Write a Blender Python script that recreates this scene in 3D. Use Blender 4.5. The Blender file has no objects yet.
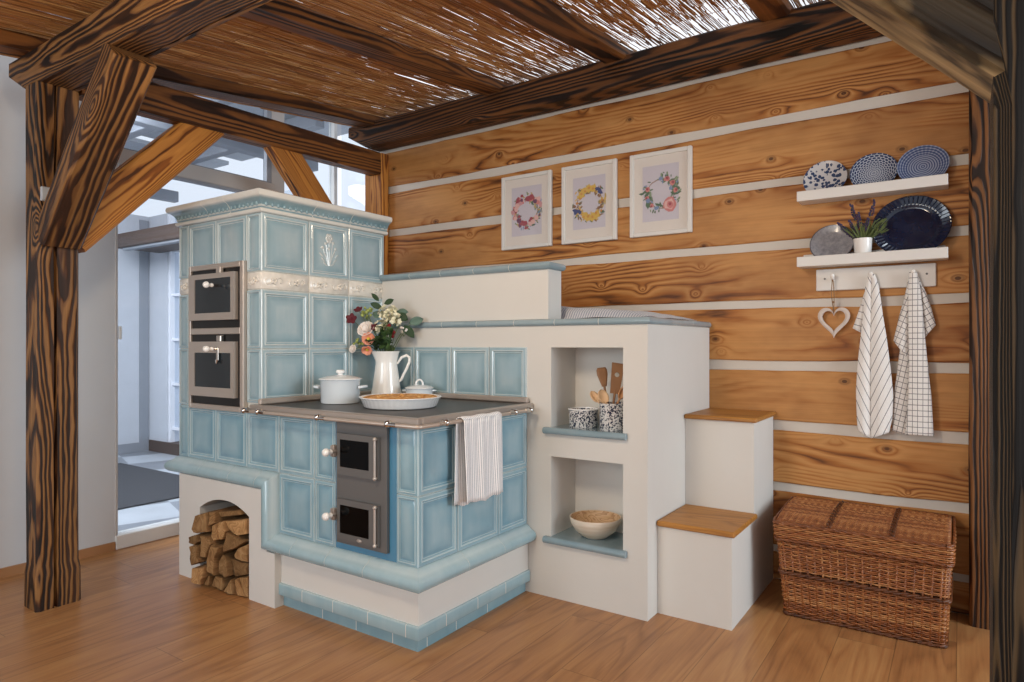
import bpy, math, random
from math import sin, cos, pi, radians, sqrt, atan2, hypot
from mathutils import Vector, Matrix, noise as mn
random.seed(7)
R = random.uniform
SC = bpy.context.scene
COL = SC.collection

# ------------------------------------------------------------------ colour / node helpers
def hexc(h, a=1.0):
    h = h.lstrip('#')
    c = [int(h[i:i+2], 16)/255 for i in (0, 2, 4)]
    return tuple((x/12.92 if x <= .04045 else ((x+.055)/1.055)**2.4) for x in c) + (a,)

class NT:
    """small node-tree writer"""
    def __init__(s, name):
        s.m = bpy.data.materials.new(name); s.m.use_nodes = True
        s.t = s.m.node_tree; s.t.nodes.clear()
        s.out = s.n('ShaderNodeOutputMaterial')
    def n(s, typ, **k):
        nd = s.t.nodes.new(typ)
        for a, v in k.items(): setattr(nd, a, v)
        return nd
    def l(s, a, b): s.t.links.new(a, b)
    def put(s, sock, v):
        if v is None: return
        if hasattr(v, 'is_output') or isinstance(v, bpy.types.NodeSocket): s.l(v, sock)
        else: sock.default_value = v
    def math(s, op, a, b=None, c=None, clamp=False):
        nd = s.n('ShaderNodeMath', operation=op); nd.use_clamp = clamp
        s.put(nd.inputs[0], a); s.put(nd.inputs[1], b); s.put(nd.inputs[2], c)
        return nd.outputs[0]
    def vmath(s, op, a, b=None):
        nd = s.n('ShaderNodeVectorMath', operation=op)
        s.put(nd.inputs[0], a); s.put(nd.inputs[1], b)
        return nd.outputs[0]
    def noise(s, vec, scale, detail=2, rough=.5, dist=0):
        nd = s.n('ShaderNodeTexNoise'); s.put(nd.inputs['Vector'], vec)
        nd.inputs['Scale'].default_value = scale; nd.inputs['Detail'].default_value = detail
        nd.inputs['Roughness'].default_value = rough; nd.inputs['Distortion'].default_value = dist
        return nd.outputs[0]
    def voronoi(s, vec, scale, feature='F1', rnd=1.0):
        nd = s.n('ShaderNodeTexVoronoi', feature=feature); s.put(nd.inputs['Vector'], vec)
        nd.inputs['Scale'].default_value = scale; nd.inputs['Randomness'].default_value = rnd
        return nd
    def ramp(s, fac, stops, interp='LINEAR'):
        nd = s.n('ShaderNodeValToRGB'); nd.color_ramp.interpolation = interp
        e = nd.color_ramp.elements
        while len(e) < len(stops): e.new(.5)
        for i, (p, c) in enumerate(stops):
            e[i].position = p; e[i].color = c if len(c) == 4 else tuple(c)+(1,)
        s.put(nd.inputs[0], fac); return nd.outputs[0]
    def mix(s, fac, a, b, blend='MIX'):
        nd = s.n('ShaderNodeMix', data_type='RGBA', blend_type=blend)
        s.put(nd.inputs[0], fac); s.put(nd.inputs[6], a); s.put(nd.inputs[7], b)
        return nd.outputs[2]
    def attr(s, name):
        nd = s.n('ShaderNodeAttribute', attribute_name=name); return nd.outputs['Fac']
    def coord(s, which='Object'): return s.n('ShaderNodeTexCoord').outputs[which]
    def mapping(s, vec, scale=(1,1,1), loc=(0,0,0), rot=(0,0,0)):
        nd = s.n('ShaderNodeMapping'); s.put(nd.inputs[0], vec)
        nd.inputs[1].default_value = loc; nd.inputs[2].default_value = rot; nd.inputs[3].default_value = scale
        return nd.outputs[0]
    def sep(s, v):
        nd = s.n('ShaderNodeSeparateXYZ'); s.put(nd.inputs[0], v); return nd.outputs
    def comb(s, x, y, z):
        nd = s.n('ShaderNodeCombineXYZ')
        for i, v in enumerate((x, y, z)): s.put(nd.inputs[i], v)
        return nd.outputs[0]
    def bump(s, h, strength=.3, dist=.01):
        nd = s.n('ShaderNodeBump'); nd.inputs['Strength'].default_value = strength
        nd.inputs['Distance'].default_value = dist; s.put(nd.inputs['Height'], h); return nd.outputs[0]
    def bsdf(s, color, rough=.5, metal=0, bump=None, coat=0, spec=.5, trans=0, sub=0, sheen=0, alpha=None):
        b = s.n('ShaderNodeBsdfPrincipled')
        s.put(b.inputs['Base Color'], color); s.put(b.inputs['Roughness'], rough); s.put(b.inputs['Metallic'], metal)
        b.inputs['Specular IOR Level'].default_value = spec
        b.inputs['Coat Weight'].default_value = coat; b.inputs['Coat Roughness'].default_value = .06
        b.inputs['Transmission Weight'].default_value = trans
        b.inputs['Sheen Weight'].default_value = sheen
        if bump is not None: s.l(bump, b.inputs['Normal'])
        s.l(b.outputs[0], s.out.inputs[0]); return b

MATS = {}
def simple(name, col, rough=.5, metal=0, coat=0, noise_amt=.06, nscale=8, bump=0, spec=.5, sheen=0):
    t = NT(name); v = t.coord()
    c = hexc(col) if isinstance(col, str) else col
    n = t.noise(v, nscale, 4)
    k = t.math('MULTIPLY_ADD', n, 2*noise_amt, 1-noise_amt)
    cc = t.mix(1.0, c, t.comb(k, k, k), 'MULTIPLY')
    bm = t.bump(t.noise(v, nscale*6, 3), bump, .004) if bump else None
    t.bsdf(cc, rough, metal, bm, coat, spec, sheen=sheen)
    MATS[name] = t.m; return t.m

def wood(name, lo, mid, hi, rings=26, dark=.5, stretch=.2, cross=2.2, burn=.5, burncol='#1c0f08', rough=.55, fibre=.25, knots=True, seedattr=False, bump=.35, bscale=1.6, amin=.12, a0=.36, a1=.66, thin=.30, kscale=1.0, kcov=.42, kflat=None, warp=.055, midp=.48, kr=1.0, swirl=.22, s0=.46, s1=.74, smix=.35, crisp=False):
    """brushed softwood, grain along local X; growth rings are contours of a stretched noise, darkest at the latewood"""
    t = NT(name); v = t.coord()
    if seedattr:
        sd = t.attr('seed'); off = t.comb(t.math('MULTIPLY', sd, 37.0), t.math('MULTIPLY', sd, 11.0), t.math('MULTIPLY', sd, 5.3))
    else:
        oi = t.n('ShaderNodeObjectInfo').outputs['Random']
        off = t.comb(t.math('MULTIPLY', oi, 53.0), t.math('MULTIPLY', oi, 17.0), t.math('MULTIPLY', oi, 29.0))
    v = t.vmath('ADD', v, off)
    vs = t.mapping(v, (stretch, cross, cross))
    wob = t.noise(t.mapping(v, (1.6, 9, 9)), 1.0, 3, .6)
    n = t.noise(vs, 1.25, 1.0, .35, .15)
    n = t.math('MULTIPLY_ADD', wob, warp, n)
    kd = None
    if knots:
        if kflat:
            sv = t.sep(v)
            vor = t.voronoi(t.comb(t.math('MULTIPLY', sv[0], kflat[0]), t.math('MULTIPLY', sv[2], kflat[2]), 0.0), 1.35, rnd=.95)
            vor.voronoi_dimensions = '2D'
        else:
            vor = t.voronoi(t.mapping(v, (1.25*kscale, 2.4*kscale, 2.4*kscale)), 1.35, rnd=.9)
        kd = vor.outputs['Distance']
        sw = t.math('POWER', t.math('SUBTRACT', 1.0, kd, clamp=True), 11.0)
        n = t.math('MULTIPLY_ADD', sw, swirl, n)
    saw = t.math('FRACT', t.math('MULTIPLY', n, rings))
    ln = t.ramp(saw, [(0, (.0,)*3), (thin*.3, (.35,)*3), (thin, (.85,)*3), (.62, (1,)*3), (.86, (.55,)*3), (1, (.0,)*3)])
    if crisp: ln = t.ramp(saw, [(0, (.0,)*3), (thin*.55, (.06,)*3), (thin*.95, (.9,)*3), (.74, (1,)*3), (.93, (.6,)*3), (1, (.0,)*3)])
    fib = t.noise(t.mapping(v, (1.1, 95, 95)), 1.0, 2, .65)
    fib2 = t.noise(t.mapping(v, (.7, 30, 30)), 1.0, 2, .6)
    big = t.noise(t.mapping(v, (.75, 3.4, 3.4)), bscale, 3, .6)
    amt = t.math('MULTIPLY', t.ramp(big, [(a0, (amin,)*3), (a1, (1,)*3)]), dark)
    lnm = t.math('SUBTRACT', 1.0, t.math('MULTIPLY', t.math('SUBTRACT', 1.0, ln), amt))
    lnm = t.math('ADD', lnm, t.math('MULTIPLY_ADD', fib2, .36, -.20), clamp=True)
    col = t.ramp(lnm, [(0, hexc(lo)), (midp, hexc(mid)), (1, hexc(hi))])
    k = t.math('MULTIPLY_ADD', fib, 2*fibre, 1-fibre)
    col = t.mix(1.0, col, t.comb(k, k, k), 'MULTIPLY')
    scorch = t.ramp(t.noise(t.mapping(v, (1.0, 2.2, 2.2)), bscale*1.2, 4, .62), [(s0, (0,0,0)), (s1, (1,1,1))])
    col = t.mix(t.math('MULTIPLY', scorch, burn), col, t.mix(smix, hexc(burncol), col))
    if knots:
        kn = t.ramp(kd, [(0, (1,)*3), (.018*kr, (1,)*3), (.026*kr, (.3,)*3), (.036*kr, (.5,)*3), (.058*kr, (0,0,0))])
        rr = t.sep(vor.outputs['Color'])[0]
        kn = t.math('MULTIPLY', kn, t.math('GREATER_THAN', rr, kcov))
        col = t.mix(t.math('MULTIPLY', kn, .85), col, hexc(lo))
    bm = t.bump(t.math('MULTIPLY_ADD', fib, .35, lnm), bump, .004)
    t.bsdf(col, rough, 0, bm, 0, .35)
    MATS[name] = t.m; return t.m

# ------------------------------------------------------------------ mesh builder
class MB:
    def __init__(s): s.v = []; s.f = []; s.mi = []; s.a = []; s.s = []; s.uv = {}; s.cm = 0; s.cs = 0.0; s.ct = 0.0
    def vert(s, p, a=0.0):
        s.v.append(tuple(p)); s.a.append(a); s.s.append(s.cs); return len(s.v)-1
    def face(s, idx, uv=None):
        s.f.append(tuple(idx)); s.mi.append(s.cm)
        if uv: s.uv[len(s.f)-1] = uv
    def box(s, x0, x1, y0, y1, z0, z1, a=0.0):
        p = [s.vert((x, y, z), a) for z in (z0, z1) for y in (y0, y1) for x in (x0, x1)]
        for q in ((0,2,3,1), (4,5,7,6), (0,1,5,4), (2,6,7,3), (0,4,6,2), (1,3,7,5)): s.face([p[i] for i in q])
    def bbox(s, x0, x1, y0, y1, z0, z1, c=.003, a=0.0):
        """bevelled box"""
        cx, cy, cz = (x0+x1)/2, (y0+y1)/2, (z0+z1)/2
        hx, hy, hz = (x1-x0)/2, (y1-y0)/2, (z1-z0)/2
        c = min(c, hx*.9, hy*.9, hz*.9)
        ids = {}
        for sx in (-1, 1):
            for sy in (-1, 1):
                for sz in (-1, 1):
                    ids[sx,sy,sz] = [s.vert((cx+sx*hx, cy+sy*(hy-c), cz+sz*(hz-c)), a), s.vert((cx+sx*(hx-c), cy+sy*hy, cz+sz*(hz-c)), a), s.vert((cx+sx*(hx-c), cy+sy*(hy-c), cz+sz*hz), a)]
        def q(l, flip):
            s.face(l[::-1] if flip else l)
        for d in (-1, 1):
            q([ids[d,-1,-1][0], ids[d,1,-1][0], ids[d,1,1][0], ids[d,-1,1][0]], d < 0)
            q([ids[-1,d,-1][1], ids[-1,d,1][1], ids[1,d,1][1], ids[1,d,-1][1]], d < 0)
            q([ids[-1,-1,d][2], ids[1,-1,d][2], ids[1,1,d][2], ids[-1,1,d][2]], d < 0)
        for a1 in (-1, 1):
            for b1 in (-1, 1):
                q([ids[a1,b1,-1][0], ids[a1,b1,-1][1], ids[a1,b1,1][1], ids[a1,b1,1][0]], a1*b1 < 0)
                q([ids[a1,-1,b1][0], ids[a1,1,b1][0], ids[a1,1,b1][2], ids[a1,-1,b1][2]], a1*b1 < 0)
                q([ids[-1,a1,b1][1], ids[-1,a1,b1][2], ids[1,a1,b1][2], ids[1,a1,b1][1]], a1*b1 < 0)
                for c1 in (-1, 1):
                    q(ids[a1,b1,c1], a1*b1*c1 < 0)
    def loft(s, rings, close=True, cap0=True, cap1=True, a=None):
        """rings: list of lists of points"""
        R_ = [[s.vert(p, (a[i] if a else 0.0)) for p in r] for i, r in enumerate(rings)]
        n = len(rings[0])
        for i in range(len(R_)-1):
            for j in range(n if close else n-1):
                k = (j+1) % n
                s.face((R_[i][j], R_[i][k], R_[i+1][k], R_[i+1][j]))
        if cap0 and close: s.face(R_[0][::-1])
        if cap1 and close: s.face(R_[-1])
        return R_
    def lathe(s, prof, c=(0,0,0), n=32, flute=None, a=None, M=None, cap0=True, cap1=True):
        rings = []
        for (r, z) in prof:
            ring = []
            for k in range(n):
                th = 2*pi*k/n
                rr = r*(1+(flute(th, z) if flute else 0))
                p = Vector((rr*cos(th), rr*sin(th), z))
                if M is not None: p = M @ p
                ring.append((p[0]+c[0], p[1]+c[1], p[2]+c[2]))
            rings.append(ring)
        return s.loft(rings, True, cap0, cap1, a)
    def tube(s, pts, r, n=8, a=0.0, caps=True):
        pts = [Vector(p) for p in pts]; rs = r if isinstance(r, (list, tuple)) else [r]*len(pts)
        rings = []; up = None
        for i, p in enumerate(pts):
            d = (pts[min(i+1, len(pts)-1)]-pts[max(i-1, 0)])
            if d.length < 1e-9: d = Vector((0,0,1))
            d.normalize()
            if up is None:
                up = Vector((0,0,1)) if abs(d.z) < .9 else Vector((1,0,0))
            u = d.cross(up)
            if u.length < 1e-6: u = d.cross(Vector((1,.3,.2)))
            u.normalize(); w = u.cross(d).normalized(); up = w
            rings.append([p+rs[i]*(cos(2*pi*k/n)*u+sin(2*pi*k/n)*w) for k in range(n)])
        s.loft(rings, True, caps, caps, [a]*len(rings))
    def ball(s, c, r, n=10, m=7, sc=(1,1,1), a=0.0, M=None):
        rings = []
        for i in range(1, m):
            th = pi*i/m
            ring = []
            for k in range(n):
                p = Vector((r*sc[0]*sin(th)*cos(2*pi*k/n), r*sc[1]*sin(th)*sin(2*pi*k/n), -r*sc[2]*cos(th)))
                if M is not None: p = M @ p
                ring.append(p+Vector(c))
            rings.append(ring)
        R_ = s.loft(rings, True, False, False, [a]*len(rings))
        top, bot = Vector((0,0,r*sc[2])), Vector((0,0,-r*sc[2]))
        if M is not None: top, bot = M@top, M@bot
        b = s.vert(bot+Vector(c), a); t = s.vert(top+Vector(c), a)
        for k in range(n):
            s.face((R_[0][(k+1) % n], R_[0][k], b)); s.face((R_[-1][k], R_[-1][(k+1) % n], t))
    def grid(s, P, nu, nv, UV=None, a=None):
        ids = [[s.vert(P(i/nu, j/nv), a(i/nu, j/nv) if a else 0.0) for j in range(nv+1)] for i in range(nu+1)]
        for i in range(nu):
            for j in range(nv):
                uv = None
                if UV: uv = [UV(i/nu, j/nv), UV((i+1)/nu, j/nv), UV((i+1)/nu, (j+1)/nv), UV(i/nu, (j+1)/nv)]
                s.face((ids[i][j], ids[i+1][j], ids[i+1][j+1], ids[i][j+1]), uv)
    def build(s, name, mats, parent=None, origin=None, smooth=None, M=None):
        me = bpy.data.meshes.new(name)
        if origin is None: origin = Vector(parent['_o']) if (parent is not None and '_o' in parent) else Vector((0,0,0))
        o3 = Vector(origin)
        if M is None: vs = [(p[0]-o3[0], p[1]-o3[1], p[2]-o3[2]) for p in s.v]
        else:
            Mi = M.inverted(); vs = [tuple(Mi @ Vector(p)) for p in s.v]
        me.from_pydata(vs, [], s.f)
        if not isinstance(mats, (list, tuple)): mats = [mats]
        for m in mats: me.materials.append(MATS[m] if isinstance(m, str) else m)
        if any(s.mi): me.polygons.foreach_set('material_index', s.mi)
        if any(s.a):
            at = me.attributes.new('ridge', 'FLOAT', 'POINT'); at.data.foreach_set('value', s.a)
        if any(s.s):
            at = me.attributes.new('seed', 'FLOAT', 'POINT'); at.data.foreach_set('value', s.s)
        if s.uv:
            ul = me.uv_layers.new(name='UVMap')
            for fi, uv in s.uv.items():
                for k, li in enumerate(me.polygons[fi].loop_indices): ul.data[li].uv = uv[k]
        me.validate(); me.update()
        if smooth is not None:
            me.shade_smooth()
            if smooth < 170: me.set_sharp_from_angle(angle=radians(smooth))
        o = bpy.data.objects.new(name, me); COL.objects.link(o)
        if M is not None: o.matrix_world = M
        if parent is not None: o.parent = parent
        elif M is None: o.location = o3
        o['_o'] = tuple(o3)
        return o

def tag(o, label, cat, group=None, kind=None):
    o['label'] = label; o['category'] = cat
    if group: o['group'] = group
    if kind: o['kind'] = kind
    return o
def thing(name, label, cat, loc=(0,0,0), group=None, local=False, M=None, kind='thing'):
    o = bpy.data.objects.new(name, None); COL.objects.link(o)
    o.empty_display_size = .05
    if M is not None: o.matrix_world = M
    else: o.location = loc
    o['_o'] = (0.0,0.0,0.0) if (local or M is not None) else tuple(float(x) for x in loc)
    return tag(o, label, cat, group, kind)
def struct(o, label, cat='wall'):
    o['kind'] = 'structure'; o['label'] = label; o['category'] = cat; return o

# ------------------------------------------------------------------ sweeps and tiles
def offset_path(path, d):
    """points moved by d to the right of travel, mitred"""
    out = []
    n = len(path)
    for i, p in enumerate(path):
        ds = []
        if i > 0: ds.append(Vector((p[0]-path[i-1][0], p[1]-path[i-1][1])).normalized())
        if i < n-1: ds.append(Vector((path[i+1][0]-p[0], path[i+1][1]-p[1])).normalized())
        ns = [Vector((e.y, -e.x)) for e in ds]
        if len(ns) == 1: m = ns[0]
        else:
            m = ns[0]+ns[1]; m = m/(m.dot(ns[0]))
        out.append((p[0]+m.x*d, p[1]+m.y*d))
    return out
def sweep(mb, path, prof, cap=True):
    """prof: closed outline of (out, z, ridge)"""
    offs = [offset_path(path, q[0]) for q in prof]
    R_ = [[mb.vert((offs[j][i][0], offs[j][i][1], prof[j][1]), prof[j][2]) for j in range(len(prof))] for i in range(len(path))]
    n = len(prof)
    for i in range(len(path)-1):
        for j in range(n):
            k = (j+1) % n
            mb.face((R_[i][j], R_[i+1][j], R_[i+1][k], R_[i][k]))
    if cap: mb.face(R_[0]); mb.face(R_[-1][::-1])
def cut_path(path, s0, s1):
    L = [0]
    for i in range(1, len(path)): L.append(L[-1]+hypot(path[i][0]-path[i-1][0], path[i][1]-path[i-1][1]))
    def at(s):
        for i in range(1, len(path)):
            if s <= L[i]+1e-9:
                t = (s-L[i-1])/(L[i]-L[i-1]); return (path[i-1][0]+t*(path[i][0]-path[i-1][0]), path[i-1][1]+t*(path[i][1]-path[i-1][1]))
        return path[-1]
    return [at(s0)]+[path[i] for i in range(1, len(path)-1) if s0+1e-4 < L[i] < s1-1e-4]+[at(s1)]
def plen(path): return sum(hypot(path[i][0]-path[i-1][0], path[i][1]-path[i-1][1]) for i in range(1, len(path)))
def tiled_sweep(mb, path, prof, joints, gap=.003, grout_mat=1):
    """row of glazed profile tiles with pale joints"""
    L = plen(path); js = [0]+sorted(j for j in joints if .01 < j < L-.01)+[L]
    for i in range(len(js)-1):
        a = js[i]+(gap/2 if i else 0); b = js[i+1]-(gap/2 if i < len(js)-2 else 0)
        mb.cs = R(0, 1)
        mb.cm = 0; sweep(mb, cut_path(path, a, b), prof)
    cx = sum(q[0] for q in prof)/len(prof); cz = sum(q[1] for q in prof)/len(prof)
    for j in js[1:-1]:
        mb.cm = grout_mat
        sweep(mb, cut_path(path, j-gap*.6, j+gap*.6), [(cx+(q[0]-cx)*.97, cz+(q[1]-cz)*.97, 0) for q in prof])
    mb.cm = 0; mb.cs = 0

TILE = [(.0, -.004, .5), (.0008, .004, .85), (.003, .0065, .8), (.006, .0068, .45), (.015, .0072, .42), (.0175, .0095, .8), (.021, .0095, .95), (.024, .004, .5), (.0265, .0028, .2), (.0285, .0045, .7), (.031, .0045, .75), (.034, .0012, .25), (.042, .0032, .18), (.058, .0062, .34), (.085, .0082, .46)]
def tile(mb, o, u, v, n, w, h, gap=.0022):
    """one stove tile: border, two raised beads and a pillowed field; o = lower left corner"""
    o, u, v, n = Vector(o), Vector(u), Vector(v), Vector(n)
    mb.cs = R(0, 1)
    k = min(1.0, min(w, h)/.20)
    rings = []; at = []
    for (d, ht, r) in TILE:
        d = gap/2+d*k
        if d > min(w, h)*.46: break
        rings.append([o+u*d+v*d+n*ht, o+u*(w-d)+v*d+n*ht, o+u*(w-d)+v*(h-d)+n*ht, o+u*d+v*(h-d)+n*ht]); at.append(r)
    mb.loft(rings, True, False, True, at)
    mb.cs = 0
def tiles(mb, o, u, v, n, us, vs, skip=()):
    o, u, v, n = Vector(o), Vector(u), Vector(v), Vector(n)
    for i in range(len(us)-1):
        for j in range(len(vs)-1):
            if (i, j) in skip: continue
            tile(mb, o+u*us[i]+v*vs[j], u, v, n, us[i+1]-us[i], vs[j+1]-vs[j])

# ------------------------------------------------------------------ timbers
def timber(name, label, p0, p1, wdir, w, h, mat, cat='beam', group=None, c=.012, nseg=10, jit=.003, scale=None, lift=None, groove=None, parent=None):
    """squared timber from p0 to p1 (centre line); local X runs along it"""
    p0, p1 = Vector(p0), Vector(p1); ex = (p1-p0); L = ex.length; ex.normalize()
    ey = Vector(wdir); ey = (ey-ex*ey.dot(ex)).normalized(); ez = ex.cross(ey)
    M = Matrix(((ex.x, ey.x, ez.x, p0.x), (ex.y, ey.y, ez.y, p0.y), (ex.z, ey.z, ez.z, p0.z), (0,0,0,1)))
    a, b = w/2, h/2
    sec = [(-a+c, -b), (0, -b), (a-c, -b), (a, -b+c), (a, 0), (a, b-c), (a-c, b), (0, b), (-a+c, b), (-a, b-c), (-a, 0), (-a, -b+c)]
    if groove:
        side, pos, gw, gd = groove   # a drying crack along one face
        if side == '-z': sec = sec[:1]+[(pos-gw, -b), (pos, -b+gd), (pos+gw, -b)]+sec[2:]
        if side == '+z': sec = sec[:7]+[(pos+gw, b), (pos, b-gd), (pos-gw, b)]+sec[8:]
    mb = MB(); rings = []
    for i in range(nseg+1):
        t = i/nseg; x = L*t
        f = scale(x) if scale else (1, 1)
        ring = []
        for k, (y, z) in enumerate(sec):
            q = Vector((x*2.0, k*.7, p0.x*3+p0.y))
            j = mn.noise(q)*jit
            zz = z*f[1]+j
            if lift: zz = max(zz, lift(x))
            ring.append((x, y*f[0]+mn.noise(q+Vector((9, 4, 2)))*jit, zz))
        rings.append(ring)
    mb.loft(rings)
    me_o = mb.build(name, mat, parent, origin=(0,0,0), smooth=25)
    me_o.matrix_world = M
    if label: tag(me_o, label, cat, group, 'thing')
    return me_o
# ------------------------------------------------------------------ materials
wood('burnt_frame', '#080503', '#55321a', '#936739', rings=34, dark=1.0, stretch=.16, cross=2.9, burn=.6, burncol='#120a05', fibre=.38, bump=.8, bscale=1.1, amin=.75, thin=.55, kscale=.8, kcov=.2, warp=.09, midp=.5, crisp=True)
wood('burnt_olive', '#080604', '#5a4528', '#b59c72', rings=13, dark=1.0, stretch=.4, cross=2.6, burn=1.0, burncol='#0a0705', fibre=.34, bump=.8, bscale=2.4, amin=.35, thin=.35, warp=.12, s0=.52, s1=.62, smix=.12)
wood('burnt_post', '#060505', '#1d160e', '#5c4930', rings=60, dark=1.0, stretch=.08, cross=6.5, burn=.6, burncol='#0c0908', fibre=.36, bump=.8, bscale=1.1, amin=.95, thin=.6, knots=False, crisp=True)
wood('burnt_beam', '#060403', '#3d2313', '#80522a', rings=30, dark=1.0, stretch=.16, cross=3.0, burn=.75, burncol='#100905', fibre=.34, bump=.8, bscale=1.2, amin=.65, thin=.5, crisp=True)
wood('burnt_rafter', '#0f0805', '#57331a', '#8f5b2c', rings=24, dark=.95, stretch=.16, cross=2.6, burn=.65, burncol='#1a0e07', fibre=.3, bump=.5, amin=.6, thin=.46, crisp=True)
wood('brace_wood', '#2a1408', '#98571f', '#cc8a40', rings=46, dark=.95, stretch=.07, cross=2.8, burn=.15, burncol='#4a2410', fibre=.24, knots=False, bump=.45, amin=.5, thin=.4, crisp=True)
wood('plank_wood', '#45230d', '#a4652b', '#c58e52', rings=40, dark=.95, stretch=.15, cross=2.5, burn=.75, burncol='#6a3614', fibre=.16, seedattr=True, bump=.2, bscale=1.25, amin=.06, a0=.42, a1=.63, thin=.42, kcov=.45, kflat=(2.3, 0, 3.4), warp=.05, kr=1.75, midp=.55, swirl=.07)
wood('tread_wood', '#5a3212', '#8d5a27', '#b57e3d', rings=26, dark=.5, stretch=.4, cross=3, burn=.45, burncol='#6a3c16', fibre=.2, knots=False, bump=.25, rough=.45)
wood('basket_liner', '#1e0d05', '#3a1b0a', '#4a2410', rings=4, dark=.3, knots=False)
simple('plaster', '#d7d4ce', .85, noise_amt=.035, nscale=5, bump=.12)
simple('plaster_cool', '#c9cbd0', .85, noise_amt=.03, nscale=4, bump=.08)
simple('chinking', '#d3ccc2', .9, noise_amt=.05, nscale=9, bump=.2)
simple('skirting_wood', '#a9794f', .5, noise_amt=.12)
simple('alu_frame', '#b9b4b0', .5, noise_amt=.03)
simple('sill_white', '#dcdcda', .45)
simple('outer_brown', '#4e3f38', .6)
simple('outer_panel', '#c3c6cd', .6)
simple('outer_white', '#e9ebf2', .6)
simple('canopy_sheet', '#b9bec6', .6)
simple('outer_grey', '#8f939b', .6)
simple('mat_fibre', '#3c3d42', .95, noise_amt=.2, nscale=60)
simple('steel', '#b0a69e', .32, metal=.5, noise_amt=.05)
simple('brushed_steel', '#c4bab1', .36, metal=.55, noise_amt=.06)
simple('dark_steel', '#6b6a69', .42, metal=.25, noise_amt=.06)
simple('rail_steel', '#c6b9ae', .28, metal=.5, noise_amt=.05)
simple('cast_iron', '#46413c', .40, metal=.3, noise_amt=.12, bump=.1)
simple('black_glass', '#050506', .05, spec=.12)
simple('oven_glass', '#252d33', .05, spec=.5)
simple('oven_black', '#141212', .35)
simple('chrome', '#d6d3cf', .12, metal=1)
simple('porcelain', '#f4f1ec', .12, coat=.5, noise_amt=.01)
simple('enamel', '#f3f3f2', .14, coat=.6, noise_amt=.015)
simple('enamel_blue', '#e3ebf0', .14, coat=.6, noise_amt=.015)
simple('grout', '#d8d6cc', .8)
simple('glaze_plain', '#4f88a8', .12, coat=.6, noise_amt=.14, nscale=7)
simple('white_paint', '#dedad4', .5, noise_amt=.02)
simple('print_paper', '#cdc7d0', .6, noise_amt=.01)
simple('mount_card', '#e3dbd3', .7, noise_amt=.01)
simple('switch_plastic', '#b9bdc2', .5)
simple('dark_gap', '#15100c', .9)
simple('wall_plaster_left', '#cdced0', .85, noise_amt=.03, nscale=4, bump=.08)

def glass_mat(name, tint='#f2f6fa', refl=1.0):
    t = NT(name)
    tr = t.n('ShaderNodeBsdfTransparent'); tr.inputs[0].default_value = hexc(tint)
    gl = t.n('ShaderNodeBsdfGlossy'); gl.inputs['Roughness'].default_value = .02
    lw = t.n('ShaderNodeLayerWeight'); lw.inputs[0].default_value = .5
    f5 = t.math('POWER', lw.outputs['Facing'], 5.0)
    mx = t.n('ShaderNodeMixShader'); t.l(t.math('MULTIPLY', t.math('MULTIPLY_ADD', f5, .7, .03), refl), mx.inputs[0])
    t.l(tr.outputs[0], mx.inputs[1]); t.l(gl.outputs[0], mx.inputs[2]); t.l(mx.outputs[0], t.out.inputs[0])
    MATS[name] = t.m
glass_mat('clear_glass'); glass_mat('frame_glass', '#ffffff', .8)

def glaze_mat(name, deep, mid, light, rough=.1):
    """crackle-free stove glaze: thin and pale on the ridges, pooled and deep in the hollows"""
    t = NT(name); v = t.coord()
    r = t.attr('ridge'); sd = t.attr('seed')
    n = t.noise(t.vmath('ADD', v, t.comb(sd, sd, sd)), 5.0, 3, .6)
    n2 = t.noise(t.mapping(v, (9, 9, 2.0)), 1.6, 3, .6)
    k = t.math('ADD', r, t.math('MULTIPLY_ADD', n, .36, -.18))
    k = t.math('ADD', k, t.math('MULTIPLY_ADD', n2, .30, -.15))
    k = t.math('ADD', k, t.math('MULTIPLY_ADD', sd, .10, -.05))
    c = t.ramp(k, [(0, hexc(deep)), (.42, hexc(mid)), (1.0, hexc(light))])
    bm = t.bump(t.noise(v, 14, 2), .05, .01)
    t.bsdf(c, rough, 0, bm, .35, .55); MATS[name] = t.m
glaze_mat('glaze_upper', '#7d9da9', '#9db5be', '#d2dad9')
glaze_mat('glaze_lower', '#6b97ab', '#8fb0bd', '#c1d3d6')
glaze_mat('glaze_trim', '#67838e', '#8a9fa8', '#b4c0c3', .14)
glaze_mat('glaze_bullnose', '#7199a7', '#92b2bc', '#bfd0d3', .13)
glaze_mat('glaze_cornice', '#688c98', '#97afb7', '#dad9d3', .14)

def frieze_mat():
    t = NT('frieze_white'); v = t.coord()
    vo = t.voronoi(t.mapping(v, (1,1,1)), 34, 'SMOOTH_F1')
    n = t.noise(v, 60, 2)
    h = t.math('MULTIPLY_ADD', n, .4, vo.outputs['Distance'])
    c = t.ramp(h, [(.1, hexc('#f0ebe2')), (.9, hexc('#ddd8ce'))])
    t.bsdf(c, .25, 0, t.bump(h, .35, .012), .3); MATS['frieze_white'] = t.m
frieze_mat()

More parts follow.
